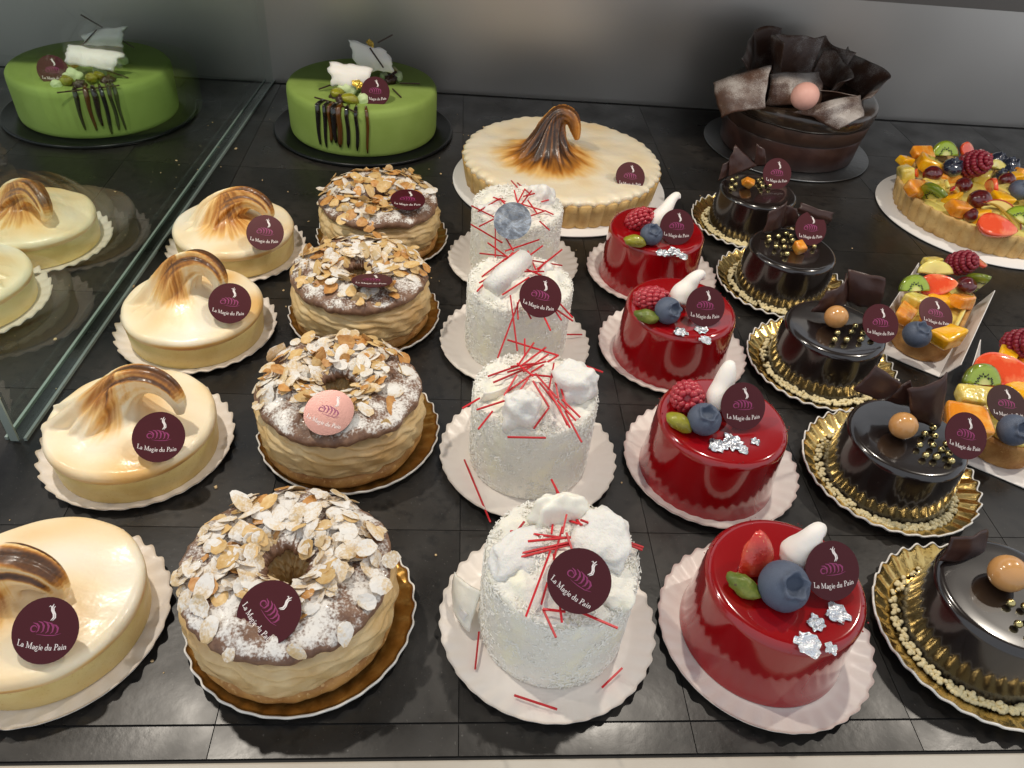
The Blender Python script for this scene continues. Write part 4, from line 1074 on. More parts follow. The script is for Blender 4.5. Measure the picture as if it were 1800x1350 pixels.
def dark_cake(x, y, label, blabel, pearls, top, tg, shards, seed, off=(0, 0), single=True, ball=1.0):
    board(BG, x+off[0], y+off[1], blabel, 'gold scalloped boards under the dark chocolate cakes', rnd.uniform(0, 6))
    t = thing('dark_chocolate_cake', label, 'cake', (x, y, BZ), 0.0, 'dark mirror glazed chocolate cakes')
    put('glazed_body', DARKB, t, rot=(0, 0, rnd.uniform(0, 6)))
    spots = sorted(bead_spots(seed, 430), key=lambda p: p[1])
    if single:
        for p in spots[:290]: put('crunch_bead', BEAD, t, p)
        spots = spots[290:]
    if spots:
        bv = [v.co.copy() for v in BEAD.vertices]; bf = [tuple(f.vertices) for f in BEAD.polygons]
        o = put('crunch_beads', mesh('crunch_beads', *merge(*[([v+Vector(p) for v in bv], bf) for p in spots]), 'crunch_bead'), t); o['kind'] = 'stuff'
    for p in pearls: put('gold_pearl', PEARL, t, loc_in(t, p), (rnd.uniform(0, 3), 0, 0), scale=rnd.uniform(.92, 1.08))
    if top[0] == 'ball': put('caramel_ball', BALL, t, loc_in(t, top[1]), scale=ball)
    elif top[0]: put('candied_orange', bevel_box('candied_orange', (.0042, .0040, .0036), .0014, 'candied_orange', 2, .0011, seed), t, loc_in(t, top[1]), (.3, .4, seed))
    for i, (cs, curl) in enumerate(shards): shaving(t, cs, curl, .0007, 'chocolate', 'chocolate_shard', .05, seed*3+i)
    if tg: tag_on(t, *tg)
    return t
DT = BZ+.0345+.0018
dark_cake(.2565, .1900, 'dark chocolate cake with a caramel ball, cut off by the right picture edge', 'gold scalloped board under the chocolate cake at the right picture edge',
    [(0.2519, 0.1836, 0.0380), (0.2576, 0.1819, 0.0380), (0.2494, 0.1731, 0.0380), (0.2566, 0.1756, 0.0380), (0.2634, 0.1808, 0.0380), (0.2530, 0.1682, 0.0380)], ('ball', (0.2543, 0.1953, 0.0435)), None,
    [([(0.2301, 0.2070, 0.0369), (0.2594, 0.2140, 0.0278), (0.2527, 0.2160, 0.0490), (0.2305, 0.2090, 0.0512)], (.05, .03))], 21, ball=1.12)
dark_cake(.2540, .2910, 'dark chocolate cake with a caramel ball and broad shards, second from the front', 'gold scalloped board under the second chocolate cake from the front',
    [(0.2623, 0.2907, 0.0380), (0.2674, 0.2891, 0.0380), (0.2554, 0.2818, 0.0380), (0.2630, 0.2820, 0.0380), (0.2713, 0.2831, 0.0380), (0.2551, 0.2741, 0.0380), (0.2606, 0.2731, 0.0380), (0.2690, 0.2758, 0.0380), (0.2675, 0.2703, 0.0380), (0.2695, 0.2955, 0.0380), (0.2662, 0.2787, 0.0380)], ('ball', (0.2478, 0.2908, 0.0435)),
    ((0.2761, 0.2799, 0.0475), 47, 8, -17),
    [([(0.2180, 0.3020, 0.0589), (0.2422, 0.3060, 0.0479), (0.2460, 0.3060, 0.0606), (0.2245, 0.3030, 0.0754)], (.06, .03)), ([(0.2546, 0.2970, 0.0434), (0.2776, 0.3000, 0.0339), (0.2658, 0.3030, 0.0716), (0.2452, 0.2990, 0.0626)], (.10, .04)), ([(0.2445, 0.3090, 0.0453), (0.2630, 0.3080, 0.0417), (0.2533, 0.3100, 0.0599), (0.2456, 0.3110, 0.0529)], (.05, .08))], 22, off=(.0025, .003))
dark_cake(.2505, .3910, 'dark chocolate cake with a caramel ball and curled shards, third from the front', 'gold scalloped board under the third chocolate cake from the front',
    [(0.2468, 0.3813, 0.0380), (0.2421, 0.3740, 0.0380), (0.2501, 0.3744, 0.0380), (0.2566, 0.3831, 0.0380), (0.2618, 0.3895, 0.0380), (0.2636, 0.3817, 0.0380), (0.2603, 0.3756, 0.0380), (0.2694, 0.3784, 0.0380), (0.2695, 0.3906, 0.0380)], ('ball', (0.2477, 0.3910, 0.0435)),
    ((0.2715, 0.3804, 0.0470), 46, 8, -8),
    [([(0.2360, 0.4020, 0.0391), (0.2629, 0.4100, 0.0429), (0.2552, 0.4120, 0.0635), (0.2415, 0.4040, 0.0550)], (.18, .05)), ([(0.2598, 0.4080, 0.0451), (0.2828, 0.4040, 0.0412), (0.2780, 0.4060, 0.0654), (0.2547, 0.4120, 0.0669)], (.08, .06, .04))], 23)
dark_cake(.2540, .4890, 'dark chocolate cake with a candied orange cube among scattered gold pearls', 'gold scalloped board under the chocolate cake with scattered pearls',
    [(0.2380, 0.5004, 0.0380), (0.2369, 0.4953, 0.0380), (0.2394, 0.4866, 0.0380), (0.2479, 0.4955, 0.0380), (0.2539, 0.5069, 0.0380), (0.2564, 0.5037, 0.0380), (0.2555, 0.4969, 0.0380), (0.2444, 0.4766, 0.0380), (0.2681, 0.4964, 0.0380), (0.2696, 0.4891, 0.0380), (0.2458, 0.4863, 0.0380), (0.2460, 0.5020, 0.0380)], ('orange', (0.2557, 0.4838, 0.0400)),
    ((0.2679, 0.5001, 0.0465), 38, 6, -3),
    [([(0.2345, 0.5050, 0.0381), (0.2504, 0.5120, 0.0398), (0.2495, 0.5140, 0.0616), (0.2357, 0.5080, 0.0547)], (.12, .04)), ([(0.2584, 0.5120, 0.0537), (0.2842, 0.5080, 0.0463), (0.2854, 0.5080, 0.0564), (0.2598, 0.5130, 0.0613)], (.14, .05)), ([(0.2523, 0.5140, 0.0388), (0.2673, 0.5150, 0.0410), (0.2595, 0.5160, 0.0545), (0.2491, 0.5150, 0.0583)], (.05, .05))], 24, single=False)
dark_cake(.2555, .5830, 'dark chocolate cake farthest back, in front of the tall chocolate cake', 'gold scalloped board under the rearmost chocolate cake',
    [(0.2350, 0.5942, 0.0380), (0.2403, 0.5990, 0.0380), (0.2357, 0.5859, 0.0380), (0.2300, 0.5791, 0.0380), (0.2586, 0.5968, 0.0380), (0.2634, 0.5995, 0.0380), (0.2650, 0.5933, 0.0380), (0.2586, 0.5853, 0.0380), (0.2656, 0.5871, 0.0380), (0.2590, 0.5916, 0.0380)], ('orange', (0.2457, 0.5851, 0.0400)),
    ((0.2710, 0.5925, 0.0465), 34, 4, -3),
    [([(0.2315, 0.5960, 0.0400), (0.2557, 0.6020, 0.0478), (0.2328, 0.6040, 0.0647), (0.2297, 0.6000, 0.0543)], (.06, .03)), ([(0.2545, 0.6050, 0.0463), (0.2655, 0.6060, 0.0475), (0.2598, 0.6060, 0.0613), (0.2520, 0.6070, 0.0654)], (.06, .03)), ([(0.2253, 0.6000, 0.0336), (0.2389, 0.6060, 0.0408), (0.2346, 0.6060, 0.0529), (0.2267, 0.6040, 0.0472)], (.12, .03))], 25, single=False)

# ================================================================== cut fruit
def fruit_box(h, m, seed, bev=.0022): return bevel_box('fruit_cube', h, bev, m, 3, .0019, seed+11)
def kiwi_slice(r, th, half=True):
    n = 18; V, F, rad = [], [], []
    a0, a1 = (0, PI) if half else (0, 2*PI)
    for s in (1, -1):
        for ring in (0.0, 0.22, 0.36, 0.6, 0.85, 1.0):
            for k in range(n+1):
                a = a0+(a1-a0)*k/n
                V.append((r*ring*math.cos(a), r*ring*math.sin(a), s*th/2*(1 if ring < 1 else .6))); rad.append(ring)
    w = n+1; o = 6*w
    for j in range(5):
        for k in range(n):
            F.append((j*w+k, (j+1)*w+k, (j+1)*w+k+1, j*w+k+1)); F.append((o+j*w+k, o+j*w+k+1, o+(j+1)*w+k+1, o+(j+1)*w+k))
    for k in range(n): F.append((5*w+k, o+5*w+k, o+5*w+k+1, 5*w+k+1))
    for j in range(5):
        F.append((j*w, o+j*w, o+(j+1)*w, (j+1)*w)); F.append((j*w+n, (j+1)*w+n, o+(j+1)*w+n, o+j*w+n))
    me = mesh('kiwi_slice', V, F, ['kiwi', 'seed'])
    q = random.Random(3); bm = bmesh.new(); bm.from_mesh(me)
    me2V, me2F = list(V), list(F); mi = [0]*len(F); radv = list(rad)
    for k in range(18 if half else 30):
        a = a0+(a1-a0)*(k+.5)/(18 if half else 30); rr = r*q.uniform(.36, .52)
        for s in (1, -1):
            b = xf(blob_vf(.0008, .0004, .0003, u=6, v=4), Matrix.Translation((rr*math.cos(a), rr*math.sin(a), s*th/2)) @ Matrix.Rotation(a, 4, 'Z'))
            oo = len(me2V); me2V += list(b[0]); me2F += [tuple(i+oo for i in f) for f in b[1]]; mi += [1]*len(b[1]); radv += [0.5]*len(b[0])
    bm.free(); bpy.data.meshes.remove(me)
    me = mesh('kiwi_slice', me2V, me2F, ['kiwi', 'seed'], True, mi)
    at = me.attributes.new('rad', 'FLOAT', 'POINT'); at.data.foreach_set('value', np.array(radv, dtype=np.float32))
    return me
KIWI = kiwi_slice(.0115, .0040)
def straw_slice(L_, W_, th):
    def fn(u, v):
        x = (u-.5)*2; w = W_*(1-abs(x)**2.2)**0.6*(1-.35*x) if abs(x) < 1 else 0.0002
        return Vector((L_*x, w*(v-.5)*2, 0.0012*math.sin(PI*u)))
    return mesh('strawberry_slice', *sheet_vf(fn, 16, 8, th), 'strawberry_cut')
STRS = straw_slice(.0125, .0075, .0034)
GRAPE = mesh('red_grape', *blob_vf(.0072, .0064, .0060, 1, .05), 'red_grape')
def melon_slice():
    def fn(u, v):
        a = PI*u; r = .0120*v+.0001
        return Vector((r*math.cos(a), r*.72*math.sin(a), .002*math.sin(PI*v*.6)))
    return mesh('melon_slice', *sheet_vf(fn, 16, 6, .0032), 'melon')
MEL = melon_slice()
BOXES = {k: [fruit_box(h, k, i) for i, h in enumerate(((.0080, .0056, .0046), (.0068, .0060, .0052), (.0095, .0050, .0036)))] for k in ('mango', 'papaya', 'pineapple', 'melon')}
def apple_slice():
    def band(r0, r1, m):
        return None
    def fn(u, v):
        a = -0.2+(PI*0.75)*u; r = .019+.006*(v-1)*math.sin(PI*u)
        return Vector((r*math.cos(a)-.004, r*math.sin(a)-.012, 0))
    me1 = mesh('apple_flesh', *sheet_vf(fn, 18, 4, .0040), 'apple_flesh')
    def fs(u, v):
        a = -0.2+(PI*0.75)*u; r = .0194
        return Vector((r*math.cos(a)-.004, r*math.sin(a)-.012, (v-.5)*.0044))
    return me1, mesh('apple_peel', *sheet_vf(fs, 18, 2, .0008), 'apple_skin')
APF, APS = apple_slice()

def fruit(t, kind, w, rot=(0, 0, 0), s=1.0, i=0):
    l = loc_in(t, w)
    if kind == 'rasp': return put('raspberry', RASP_S, t, l, rot, scale=s)
    if kind == 'blue': return put('blueberry', BLUE, t, l, rot, scale=s*.0092)
    if kind == 'bluew': return put('blueberry', BLUE_W, t, l, rot, scale=s*.0080)
    if kind == 'kiwi': return put('kiwi_slice', KIWI, t, l, rot, scale=s)
    if kind == 'straw': return put('strawberry_slice', STRS, t, l, rot, scale=s)
    if kind == 'grape': return put('red_grape', GRAPE, t, l, rot, scale=s)
    if kind == 'mslice': return put('melon_slice', MEL, t, l, rot, scale=s)
    if kind == 'apple':
        o = put('apple_slice', APF, t, l, rot, scale=s); put('apple_peel', APS, o); return o
    return put(kind+'_cube', BOXES[kind][i % 3], t, l, rot, scale=s)

# small fruit finger tarts in folded paper trays
FA = math.radians(51)
def stadium(L_, W_, h, m):
    V, F, rows = [], [], []
    n = 40
    def out(k, s):
        a = 2*PI*k/n; c, d = math.cos(a), math.sin(a)
        return ((L_/2-W_/2)*(1 if c >= 0 else -1)*(1 if abs(c) > 1e-6 else 0)+W_/2*s*c, W_/2*s*d)
    lv = [(0.90, 0), (0.96, .0008), (1.0, h*.4), (1.02, h*.85), (0.99, h), (0.86, h), (0.84, h-.004)]
    for s, z in lv:
        rows.append([len(V)+k for k in range(n)])
        for k in range(n):
            x, y = out(k, s); j = 1+.012*noise.noise(Vector((x*300, y*300, z*200)))
            V.append((x*j, y*j, z))
    for A, B in zip(rows, rows[1:]):
        for k in range(n): F.append((A[k], A[(k+1) % n], B[(k+1) % n], B[k]))
    F.append(tuple(reversed(rows[0]))); F.append(tuple(rows[-1]))
    return mesh('pastry_shell', V, F, m)
mat('pastry_brown', srgb(190, 142, 78), 0.6, var=[(110, srgb(160, 108, 50), 0.4, 0.66), (900, srgb(206, 166, 104), 0.6, 0.75)], bump=(600, 0.0004))
FSH = stadium(.098, .040, .0175, 'pastry_brown')
def tray_meshes():
    a = .056; b = .021; h = .017; fl = .007
    base = mesh('tray_floor', *box_vf((0, 0, .0003), (a, b, .0003)), 'paper_white', smooth=False)
    def wall(s):
        def fn(u, v): return Vector(((u*2-1)*(a+v*fl*.5), s*(b+.0004+fl*v), .0004+h*v))
        return mesh('tray_side', *sheet_vf(fn, 6, 4, .0005), 'paper_white', smooth=False)
    return base, wall(1), wall(-1)
TRAY = tray_meshes()
def finger(cx, cy, ang, label, tlabel, fruits, tg):
    tr = thing('paper_tray', tlabel, 'paper tray', (cx, cy, .0006), ang, 'white folded trays of the fruit finger tarts')
    for n_, m_ in zip(('tray_floor', 'tray_side', 'tray_side'), TRAY): put(n_, m_, tr)
    t = thing('fruit_finger_tart', label, 'tart', (cx, cy, .0014), 0.0, 'oblong fruit finger tarts')
    put('pastry_shell', FSH, t, rot=(0, 0, ang))
    cream = put('custard', stadium(.092, .033, .006, 'melon'), t, (0, 0, .0135), (0, 0, ang))
    for i, f in enumerate(fruits): fruit(t, *f, i=i)
    if tg: tag_on(t, *tg)
    return t
finger(.3530, .4420, FA, 'fruit finger tart with a maroon tag, below the large fruit tart', 'white folded paper tray under the fruit finger tart nearest the large tart',
    [('blue', (0.3109, 0.3957, 0.0285), (.25, .1, 0), 1.0), ('mango', (0.3354, 0.4010, 0.0245), (0, -.1, .55), 1.25), ('papaya', (0.3173, 0.4249, 0.0240), (.2, 0, .9), 1.05), ('papaya', (0.3695, 0.4435, 0.0245), (0, .2, .4), 1.1),
     ('pineapple', (0.3306, 0.4402, 0.0260), (0, .2, .7), 0.95), ('kiwi', (0.3344, 0.4498, 0.0275), (.9, 0, .1), 1.05), ('straw', (0.3546, 0.4563, 0.0290), (.7, -.25, -.15), 1.05), ('mslice', (0.3573, 0.4701, 0.0300), (.8, 0, 0), 1.10),
     ('grape', (0.3800, 0.4611, 0.0270), (0, 0, .5), 1.1), ('kiwi', (0.3947, 0.4637, 0.0270), (.2, .9, 1.2), 1.15), ('rasp', (0.3822, 0.4798, 0.0350), (-2.4, .5, 0), .92), ('straw', (0.4044, 0.4896, 0.0300), (.3, .3, .8), .7), ('pineapple', (0.3703, 0.4933, 0.0260), (0, 0, .2), .9), ('papaya', (0.3394, 0.4249, 0.0215), (0, 0, .9), 1.1), ('mango', (0.3566, 0.4470, 0.0215), (0, 0, .3), 1.0)],
    ((0.3291, 0.4117, 0.0345), 58, 10, -16))
finger(.3550, .3420, math.radians(54), 'fruit finger tart with a large orange cube, at the right picture edge', 'white folded paper tray at the right picture edge, mid-height',
    [('blue', (0.3278, 0.3054, 0.0285), (.75, 0, .1), 1.0), ('papaya', (0.3059, 0.3149, 0.0250), (.25, -.1, -.35), 1.55), ('pineapple', (0.3215, 0.3349, 0.0265), (.2, 0, -.1), 1.15), ('kiwi', (0.3289, 0.3450, 0.0290), (.95, .1, .05), 1.15),
     ('straw', (0.3484, 0.3562, 0.0300), (.55, -.05, -.25), 1.45), ('mango', (0.3659, 0.3785, 0.0280), (0, 0, .9), 1.0), ('rasp', (0.3730, 0.3808, 0.0350), (-2.4, .5, 0), .98), ('mango', (0.3550, 0.3421, 0.0260), (0, 0, .4), 1.1), ('pineapple', (0.3325, 0.3289, 0.0230), (0, 0, .2), 1.0), ('papaya', (0.3797, 0.3711, 0.0260), (0, 0, .2), 1.0)],
    ((0.3277, 0.3192, 0.0355), 60, 6, -10, 'lamplit'))
finger(.3760, .2330, math.radians(54), 'fruit finger tart mostly beyond the right picture edge, the lowest of its row', 'white folded paper tray whose corner shows at the right picture edge, lowest',
    [('blue', (.350, .200, .0285), (.6, 0, 0), 1.0), ('papaya', (.358, .214, .025), (0, 0, .9), 1.2), ('kiwi', (.372, .235, .028), (.8, 0, 0), 1.1), ('straw', (.385, .248, .029), (.5, 0, .2), 1.2), ('rasp', (.396, .262, .034), (.9, .4, 0), 1.0)], None)

# large round fruit tart
BX, BY = .4886, .6232
tagp(put('cake_board', flat_board('cake_board', 0.0925, 0.0014, 'paper_white'), loc=(BX, BY, .0005)), 'round flat white board under the large fruit tart', 'cake board')
t = thing('large_fruit_tart', 'large fluted tart heaped with glazed mixed fruit', 'tart', (BX, BY, .0019))
put('fluted_shell', fluted_shell(0.0765, 0.0805, 0.0215, 46, 0.0022, 'pastry'), t)
put('custard', mesh('custard', *lathe_vf([(0, .014), (.076, .014), (.0762, .0185), (0, .0205)], 80), 'melon'), t)
for i, f in enumerate([('rasp', (0.4828, 0.6547, 0.0380), (-2.3, .4, 0), 1.22), ('bluew', (0.4606, 0.6501, 0.0350), (.3, 0, 0), 1.15), ('grape', (0.4397, 0.6431, 0.0310), (0, 0, .3), 1.25), ('kiwi', (0.4758, 0.6908, 0.0290), (1.0, 0, .1), 1.25),
    ('mango', (0.4495, 0.6675, 0.0290), (0, .3, -.3), 1.4), ('papaya', (0.4527, 0.6908, 0.0300), (.4, 0, .2), 1.1), ('mango', (0.4294, 0.6747, 0.0280), (.3, .2, .4), 1.0), ('pineapple', (0.4185, 0.6487, 0.0260), (1.2, .2, 1.4), 1.25),
    ('papaya', (0.4138, 0.6166, 0.0270), (.5, .2, .5), 1.35), ('straw', (0.4275, 0.6482, 0.0290), (1.0, .2, .9), .5), ('kiwi', (0.4230, 0.6018, 0.0285), (.9, .5, 1.7), 1.30), ('melon', (0.4249, 0.6183, 0.0290), (.9, .2, 1.5), .8), ('papaya', (0.4368, 0.5822, 0.0275), (.4, .2, .2), 1.35),
    ('grape', (0.4595, 0.6225, 0.0310), (0, 0, .9), 1.15), ('grape', (0.4614, 0.5965, 0.0300), (0, 0, .2), 1.5), ('grape', (0.4445, 0.5757, 0.0260), (0, 0, 1), 1.0), ('straw', (0.4826, 0.6188, 0.0330), (1.2, .3, 1.3), 1.0), ('apple', (0.4700, 0.5750, 0.0310), (.9, .1, -.1), 1.15),
    ('straw', (0.4550, 0.5535, 0.0270), (.5, .1, -.2), 1.35), ('kiwi', (0.4808, 0.5656, 0.0280), (.9, .3, -.7), 1.1), ('blue', (0.5058, 0.6127, 0.0340), (.4, .3, 0), 1.0), ('bluew', (0.5278, 0.6660, 0.0330), (.2, 0, 0), 1.05), ('bluew', (0.5216, 0.6776, 0.0330), (.5, 0, 1), 1.0),
    ('grape', (0.5087, 0.6373, 0.0320), (0, 0, .3), 1.1), ('mango', (0.5218, 0.6455, 0.0310), (.3, 0, .3), 1.0), ('mango', (0.4823, 0.5989, 0.0310), (.2, .1, .1), 1.05), ('mslice', (0.5088, 0.6564, 0.0330), (.6, .2, .3), 1.0), ('apple', (0.4464, 0.6097, 0.0290), (1.0, .2, .8), .9),
    ('straw', (0.5038, 0.7016, 0.0310), (1.0, .4, .3), .9), ('mslice', (0.4404, 0.6158, 0.0300), (.8, .4, .9), .9), ('pineapple', (0.4999, 0.6577, 0.0250), (0, 0, .9), 1.4), ('melon', (0.5030, 0.6216, 0.0260), (0, 0, .4), 1.4), ('papaya', (0.4593, 0.6527, 0.0240), (0, 0, .4), 1.4), ('mango', (0.4544, 0.5792, 0.0235), (0, 0, .4), 1.3), ('melon', (0.4720, 0.5881, 0.0240), (0, 0, .7), 1.3), ('pineapple', (0.4423, 0.6402, 0.0235), (0, 0, .7), 1.2), ('mango', (0.4470, 0.6106, 0.0230), (0, 0, .7), 1.2)]):
    fruit(t, *f, i=i)
rr = random.Random(12)
for i in range(26):
    a = rr.uniform(-1.5, 1.3); q = .076*math.sqrt(rr.uniform(.1, .85)); x = BX+.012+q*math.cos(a)*.85; y = BY+q*math.sin(a)
    if x < BX+.022: continue
    fruit(t, rr.choice(('papaya', 'mango', 'pineapple', 'grape', 'kiwi', 'straw', 'bluew')), (x, y, .027+rr.uniform(0, .004)), (rr.uniform(-.6, .9), rr.uniform(-.4, .4), rr.uniform(0, 6)), rr.uniform(.9, 1.25), i)

# ================================================================== green velvet cakes
def chip(t, corners, curl, m, name, seed, th=.0042, jag=.16): return shaving(t, corners, curl, th, m, name, jag, seed, 12, 9)
GBODY = mesh('velvet_body', *lathe_vf([(0, 0), (.069, 0), (.0696, .0008), (.0702, .004), (.0706, .035), (.0702, .0400), (.0684, .0425), (.0655, .0434), (.04, .0436), (0, .0436)], 140), 'green_velvet')
GBOARD = flat_board('cake_board', .0865, .0022, 'card_black', .0009)
DRIPS = {}
def drip(t, ang, length, w, m, r=.0706, ztop=.0440):
    w *= 1.25; length *= .80+.20*abs(math.sin(ang*7.3))
    a = math.radians(ang); pts, rad = [], []
    for i in range(4): pts.append((r-.010+.010*i/3, 0, ztop+.0004-.0006*(i == 3))); rad.append(w*(.6+.1*i))
    for i in range(1, 9):
        u = i/8; pts.append((r+.0004, .0006*math.sin(u*5+ang), ztop-.002-(length-.002)*u)); rad.append(w*(1-.38*u+.12*math.sin(3*u+ang)) if i < 8 else w*.42)
    V, F = tube_vf(pts, rad, 8)
    return put('syrup_drip', mesh('syrup_drip', *xf((V, F), Matrix.Rotation(a, 4, 'Z')), m), t)
DSTICK = mesh('chocolate_stick', *box_vf((0, 0, 0), (.5, .0005, .0005)), 'chocolate', smooth=False)
def dstick(t, a, b):
    a, b = Vector(a), Vector(b); d = b-a; L_ = d.length; d.normalize(); y = Vector((0, 0, 1)).cross(d).normalized(); z = d.cross(y)
    m = Matrix((d, y, z)).transposed().to_4x4() @ Matrix.Diagonal((L_, 1, 1, 1)); m.translation = (a+b)/2-Vector(t.location)
    return put('chocolate_stick', DSTICK, t, mtx=m)
def green_cake(x, y, label, blabel, drips, chips, creams, pist, golds, sticks, darks, tg):
    tagp(put('cake_board', GBOARD, loc=(x, y, .0006)), blabel, 'cake board', 'black round boards under the green cakes')
    t = thing('green_velvet_cake', label, 'cake', (x, y, .0030), 0.0, 'round green velvet cakes')
    put('velvet_body', GBODY, t)
    for d in drips: drip(t, *d)
    for i, (c, cu) in enumerate(chips): chip(t, c, cu, 'meringue_white', 'meringue_shard', i+int(x*100))
    for i, (p, s) in enumerate(creams): put('cream_rosette', mesh('cream_rosette', *blob_vf(.0085*s, .0062*s, .0062*s, i+3, .4, 1.6), 'green_cream'), t, loc_in(t, p), (.3*i, .2, .8*i))
    for i, (p, rz) in enumerate(pist): put('pistachio', PIST, t, loc_in(t, p), (.5, .3, rz), scale=1.05)
    for i, p in enumerate(golds): put('gold_leaf', GOLDL, t, loc_in(t, p), (.9, .2, i))
    for a, b in sticks: dstick(t, a, b)
    for i, p in enumerate(darks): put('chocolate_crumble', mesh('chocolate_crumble', *blob_vf(.006, .005, .0045, i+9, .6, 2.2), 'chocolate'), t, loc_in(t, p), (0, 0, i))
    tag_on(t, *tg)
    return t
green_cake(-.0880, .7445, 'round green velvet cake right of the glass divider', 'black round board under the green cake right of the divider',
    [(-118, .040, .0019, 'dark_syrup'), (-112.5, .038, .0015, 'dark_syrup'), (-108.5, .037, .0017, 'caramel'), (-105, .039, .0026, 'dark_syrup'), (-101.5, .0395, .0024, 'caramel'), (-95.5, .0405, .0018, 'dark_syrup'), (-89, .0405, .0016, 'dark_syrup'), (-81.5, .0400, .0013, 'caramel')],
    [([(-0.1110, 0.7120, 0.0525), (-0.0769, 0.7140, 0.0529), (-0.0781, 0.7220, 0.0674), (-0.1135, 0.7220, 0.0702)], (.10, .10, .03)), ([(-0.0911, 0.7450, 0.0588), (-0.0593, 0.7440, 0.0569), (-0.0625, 0.7500, 0.0735), (-0.1000, 0.7520, 0.0816)], (.05, .05))],
    [((-0.0970, 0.7102, 0.0520), .95), ((-0.0815, 0.6958, 0.0490), .8), ((-0.0549, 0.7556, 0.0500), .7), ((-0.0677, 0.7533, 0.0500), .6)], [((-0.1055, 0.7030, 0.0500), 1.0), ((-0.0930, 0.6913, 0.0500), .3), ((-0.0607, 0.7612, 0.0520), 2)],
    [(-0.0872, 0.7065, 0.0580), (-0.0796, 0.7549, 0.0790)],
    [((-0.0730, 0.7520, 0.0808), (-0.0596, 0.7580, 0.0869)), ((-0.0796, 0.7440, 0.0783), (-0.0673, 0.7400, 0.0625)), ((-0.1243, 0.7138, 0.0485), (-0.1024, 0.7224, 0.0550)), ((-0.1257, 0.6981, 0.0470), (-0.1000, 0.6821, 0.0480)), ((-0.0886, 0.7122, 0.0620), (-0.0792, 0.7212, 0.0620)), ((-0.0524, 0.7406, 0.0490), (-0.0337, 0.7423, 0.0490)), ((-0.0583, 0.7263, 0.0485), (-0.0493, 0.7091, 0.0475)), ((-0.1056, 0.6865, 0.0480), (-0.0857, 0.6687, 0.0470))],
    [(-0.0581, 0.7550, 0.0500), (-0.0617, 0.7452, 0.0500), (-0.1017, 0.6952, 0.0470), (-0.1076, 0.7024, 0.0470)],
    ((-0.0711, 0.6965, 0.0560), 24, 4, 0))
green_cake(-.3390, .7510, 'round green velvet cake at the far left, seen through the glass divider', 'black round board under the green cake at the far left',
    [(-80, .040, .0018, 'dark_syrup'), (-68, .0395, .0022, 'dark_syrup'), (-63, .0405, .0016, 'dark_syrup'), (-58, .040, .0016, 'dark_syrup'), (-54, .038, .0016, 'dark_syrup'), (-73, .036, .0020, 'caramel')],
    [([(-0.3386, 0.7120, 0.0585), (-0.3022, 0.7120, 0.0539), (-0.2958, 0.7220, 0.0657), (-0.3381, 0.7220, 0.0698)], (.08, .10, .02)), ([(-0.3375, 0.7500, 0.0631), (-0.3055, 0.7500, 0.0632), (-0.2989, 0.7540, 0.0792), (-0.3368, 0.7540, 0.0709)], (.05, .06))],
    [((-0.3368, 0.7084, 0.0500), .9), ((-0.3439, 0.6905, 0.0480), .6), ((-0.3178, 0.7205, 0.0500), .9), ((-0.3081, 0.7496, 0.0520), .9)], [((-0.3194, 0.7030, 0.0500), 2.2), ((-0.3372, 0.6943, 0.0500), 2.6), ((-0.3170, 0.7120, 0.0490), 2.5)],
    [(-0.3382, 0.7196, 0.0560)],
    [((-0.3380, 0.7580, 0.0862), (-0.3201, 0.7540, 0.0778)), ((-0.3235, 0.7490, 0.0771), (-0.3390, 0.7460, 0.0633)), ((-0.3171, 0.7147, 0.0560), (-0.2930, 0.7176, 0.0470)), ((-0.3373, 0.6730, 0.0475), (-0.2937, 0.6964, 0.0480)), ((-0.3089, 0.7596, 0.0660), (-0.2978, 0.7585, 0.0600)), ((-0.3049, 0.7027, 0.0500), (-0.2926, 0.6725, 0.0470))],
    [(-0.3264, 0.6936, 0.0470), (-0.3074, 0.7080, 0.0470)],
    ((-0.3506, 0.7043, 0.0545), 24, 14, 0))

# ================================================================== tall chocolate cake with ruffles
KX, KY = .3470, .7620
tagp(put('cake_board', flat_board('cake_board', .0850, .0016, 'card_silver'), loc=(KX, KY, .0005)), 'round silver board under the tall chocolate cake', 'cake board')
t = thing('ruffled_chocolate_cake', 'tall dark chocolate cake crowned with sugared chocolate ruffles', 'cake', (KX, KY, .0021))
put('base_layer', mesh('base_layer', *lathe_vf([(0, 0), (.067, 0), (.0685, .0015), (.0705, .026), (.0700, .027), (0, .027)], 120), 'chocolate'), t)
put('mousse_layer', mesh('mousse_layer', *lathe_vf([(0, .0268), (.0704, .0268), (.0716, .0280), (.0738, .0425), (.0730, .0435), (0, .0435)], 120), 'choc_mousse'), t)
put('glaze_layer', mesh('glaze_layer', *lathe_vf([(0, .0432), (.0738, .0432), (.0750, .0450), (.0755, .0530), (.0735, .0570), (.0690, .0585), (0, .0588)], 120, lambda r, z, a: (r, z-(0.0016*(1+noise.noise(Vector((math.cos(a)*4, math.sin(a)*4, 2)))) if z < .044 and r > .06 else 0))), 'choc_glaze_brown'), t)
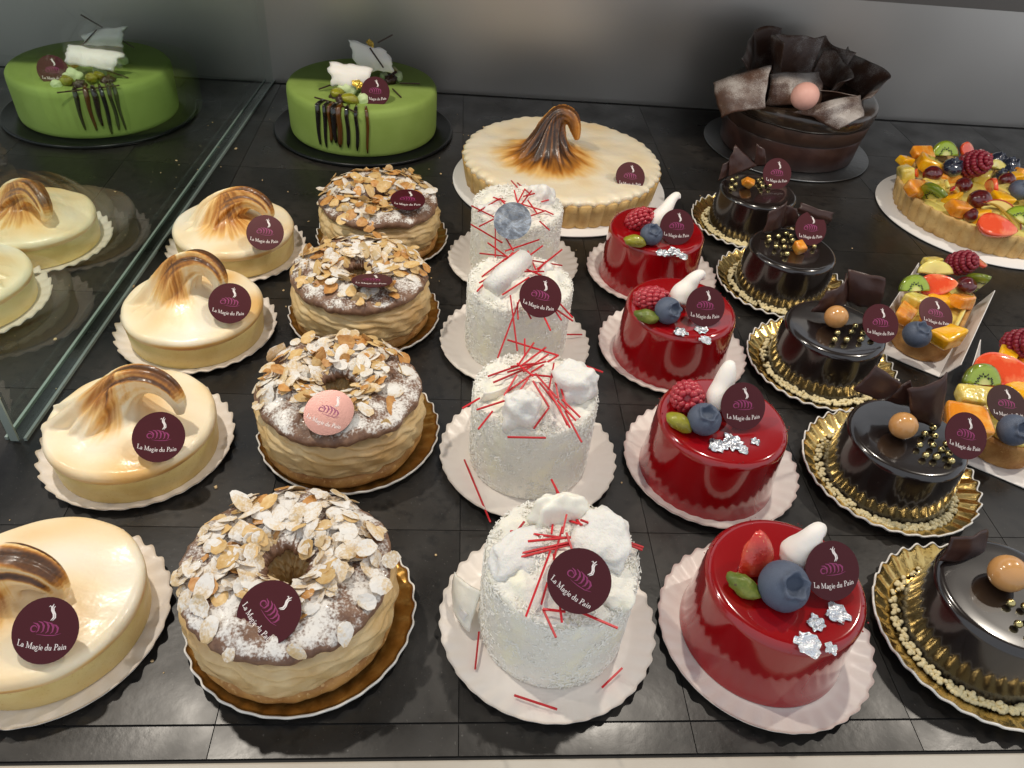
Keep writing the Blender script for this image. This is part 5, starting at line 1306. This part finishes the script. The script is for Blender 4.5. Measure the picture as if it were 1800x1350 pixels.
def ruffle(a0, a1, rb, zb, h0, h1, fl0, fl1, sd, waves=3.0):
    """A thin chocolate sheet standing round the rim from angle a0 to a1, wavy and flaring outwards."""
    def fn(u, v):
        a = math.radians(a0+(a1-a0)*u)
        h = h0+(h1-h0)*u; fl = fl0+(fl1-fl0)*u
        jag = 1+0.13*noise.noise(Vector((u*4+sd, 3, sd)))
        wv = math.sin(u*waves*2*PI+sd)
        r = rb+fl*v**1.5+0.0055*wv*v+0.003*noise.noise(Vector((u*4, v*2, sd)))
        aa = a+0.10*v*math.cos(u*waves*2*PI+sd)
        return Vector((r*math.cos(aa), r*math.sin(aa), zb+h*v*jag-0.35*abs(fl)*v**3))
    return put('chocolate_ruffle', mesh('chocolate_ruffle', *sheet_vf(fn, 40, 12, .0008), 'chocolate_dusted'), t)
for i, (c, cu) in enumerate((
    ([(0.2499, 0.7000, 0.0492), (0.2838, 0.6880, 0.0656), (0.2880, 0.7120, 0.0956), (0.2428, 0.7260, 0.0723)], (.16, .08, .05)),
    ([(0.3127, 0.6900, 0.0623), (0.3556, 0.6800, 0.0516), (0.3794, 0.6900, 0.0620), (0.3763, 0.7060, 0.0750)], (.05, .10, .03)),
    ([(0.2931, 0.7120, 0.0590), (0.3472, 0.7160, 0.0607), (0.3428, 0.7340, 0.0853), (0.2918, 0.7240, 0.0845)], (.20, .10, .06)))):
    shaving(t, c, cu, .0010, 'chocolate_dusted', 'chocolate_ruffle', .04, i+40, 22, 18)
ruffle(-55, 40, .056, .052, .030, .040, .018, .016, 3, 1.7)
ruffle(30, 120, .054, .052, .040, .044, .012, .010, 4, 1.8)
ruffle(105, 190, .054, .052, .050, .040, .010, .016, 5, 1.5)
ruffle(-170, -60, .034, .056, .030, .022, .014, .020, 6, 1.2)
ruffle(-70, 60, .030, .056, .030, .034, .012, .010, 7, 1.3)
ruffle(60, 190, .030, .056, .044, .050, .006, .010, 8, 1.4)
put('pink_ball', mesh('pink_ball', *blob_vf(.0125, .0118, .0120, u=32, v=20), 'pink_ball'), t, loc_in(t, (0.3146, 0.6820, 0.0807)))

# crumbs scattered on the tiles
r = random.Random(77); parts = []
for i in range(280):
    s = r.uniform(.0002, .0007) if i > 30 else r.uniform(.0006, .0014)
    parts.append(xf(blob_vf(s*r.uniform(.8, 1.8), s, s*.6, i, .5, 2, 7, 5), Matrix.Translation((r.gauss(-.05, .12) if i % 2 else r.uniform(-.42, .5), r.uniform(.15, .80), s*.5)) @ Matrix.Rotation(r.uniform(0, 6), 4, 'Z')))
cr = put('crumbs', mesh('crumbs', *merge(*parts), 'crumb')); cr['kind'] = 'stuff'
tagp(cr, 'tiny pale crumbs scattered over the dark slate tiles', 'crumbs')
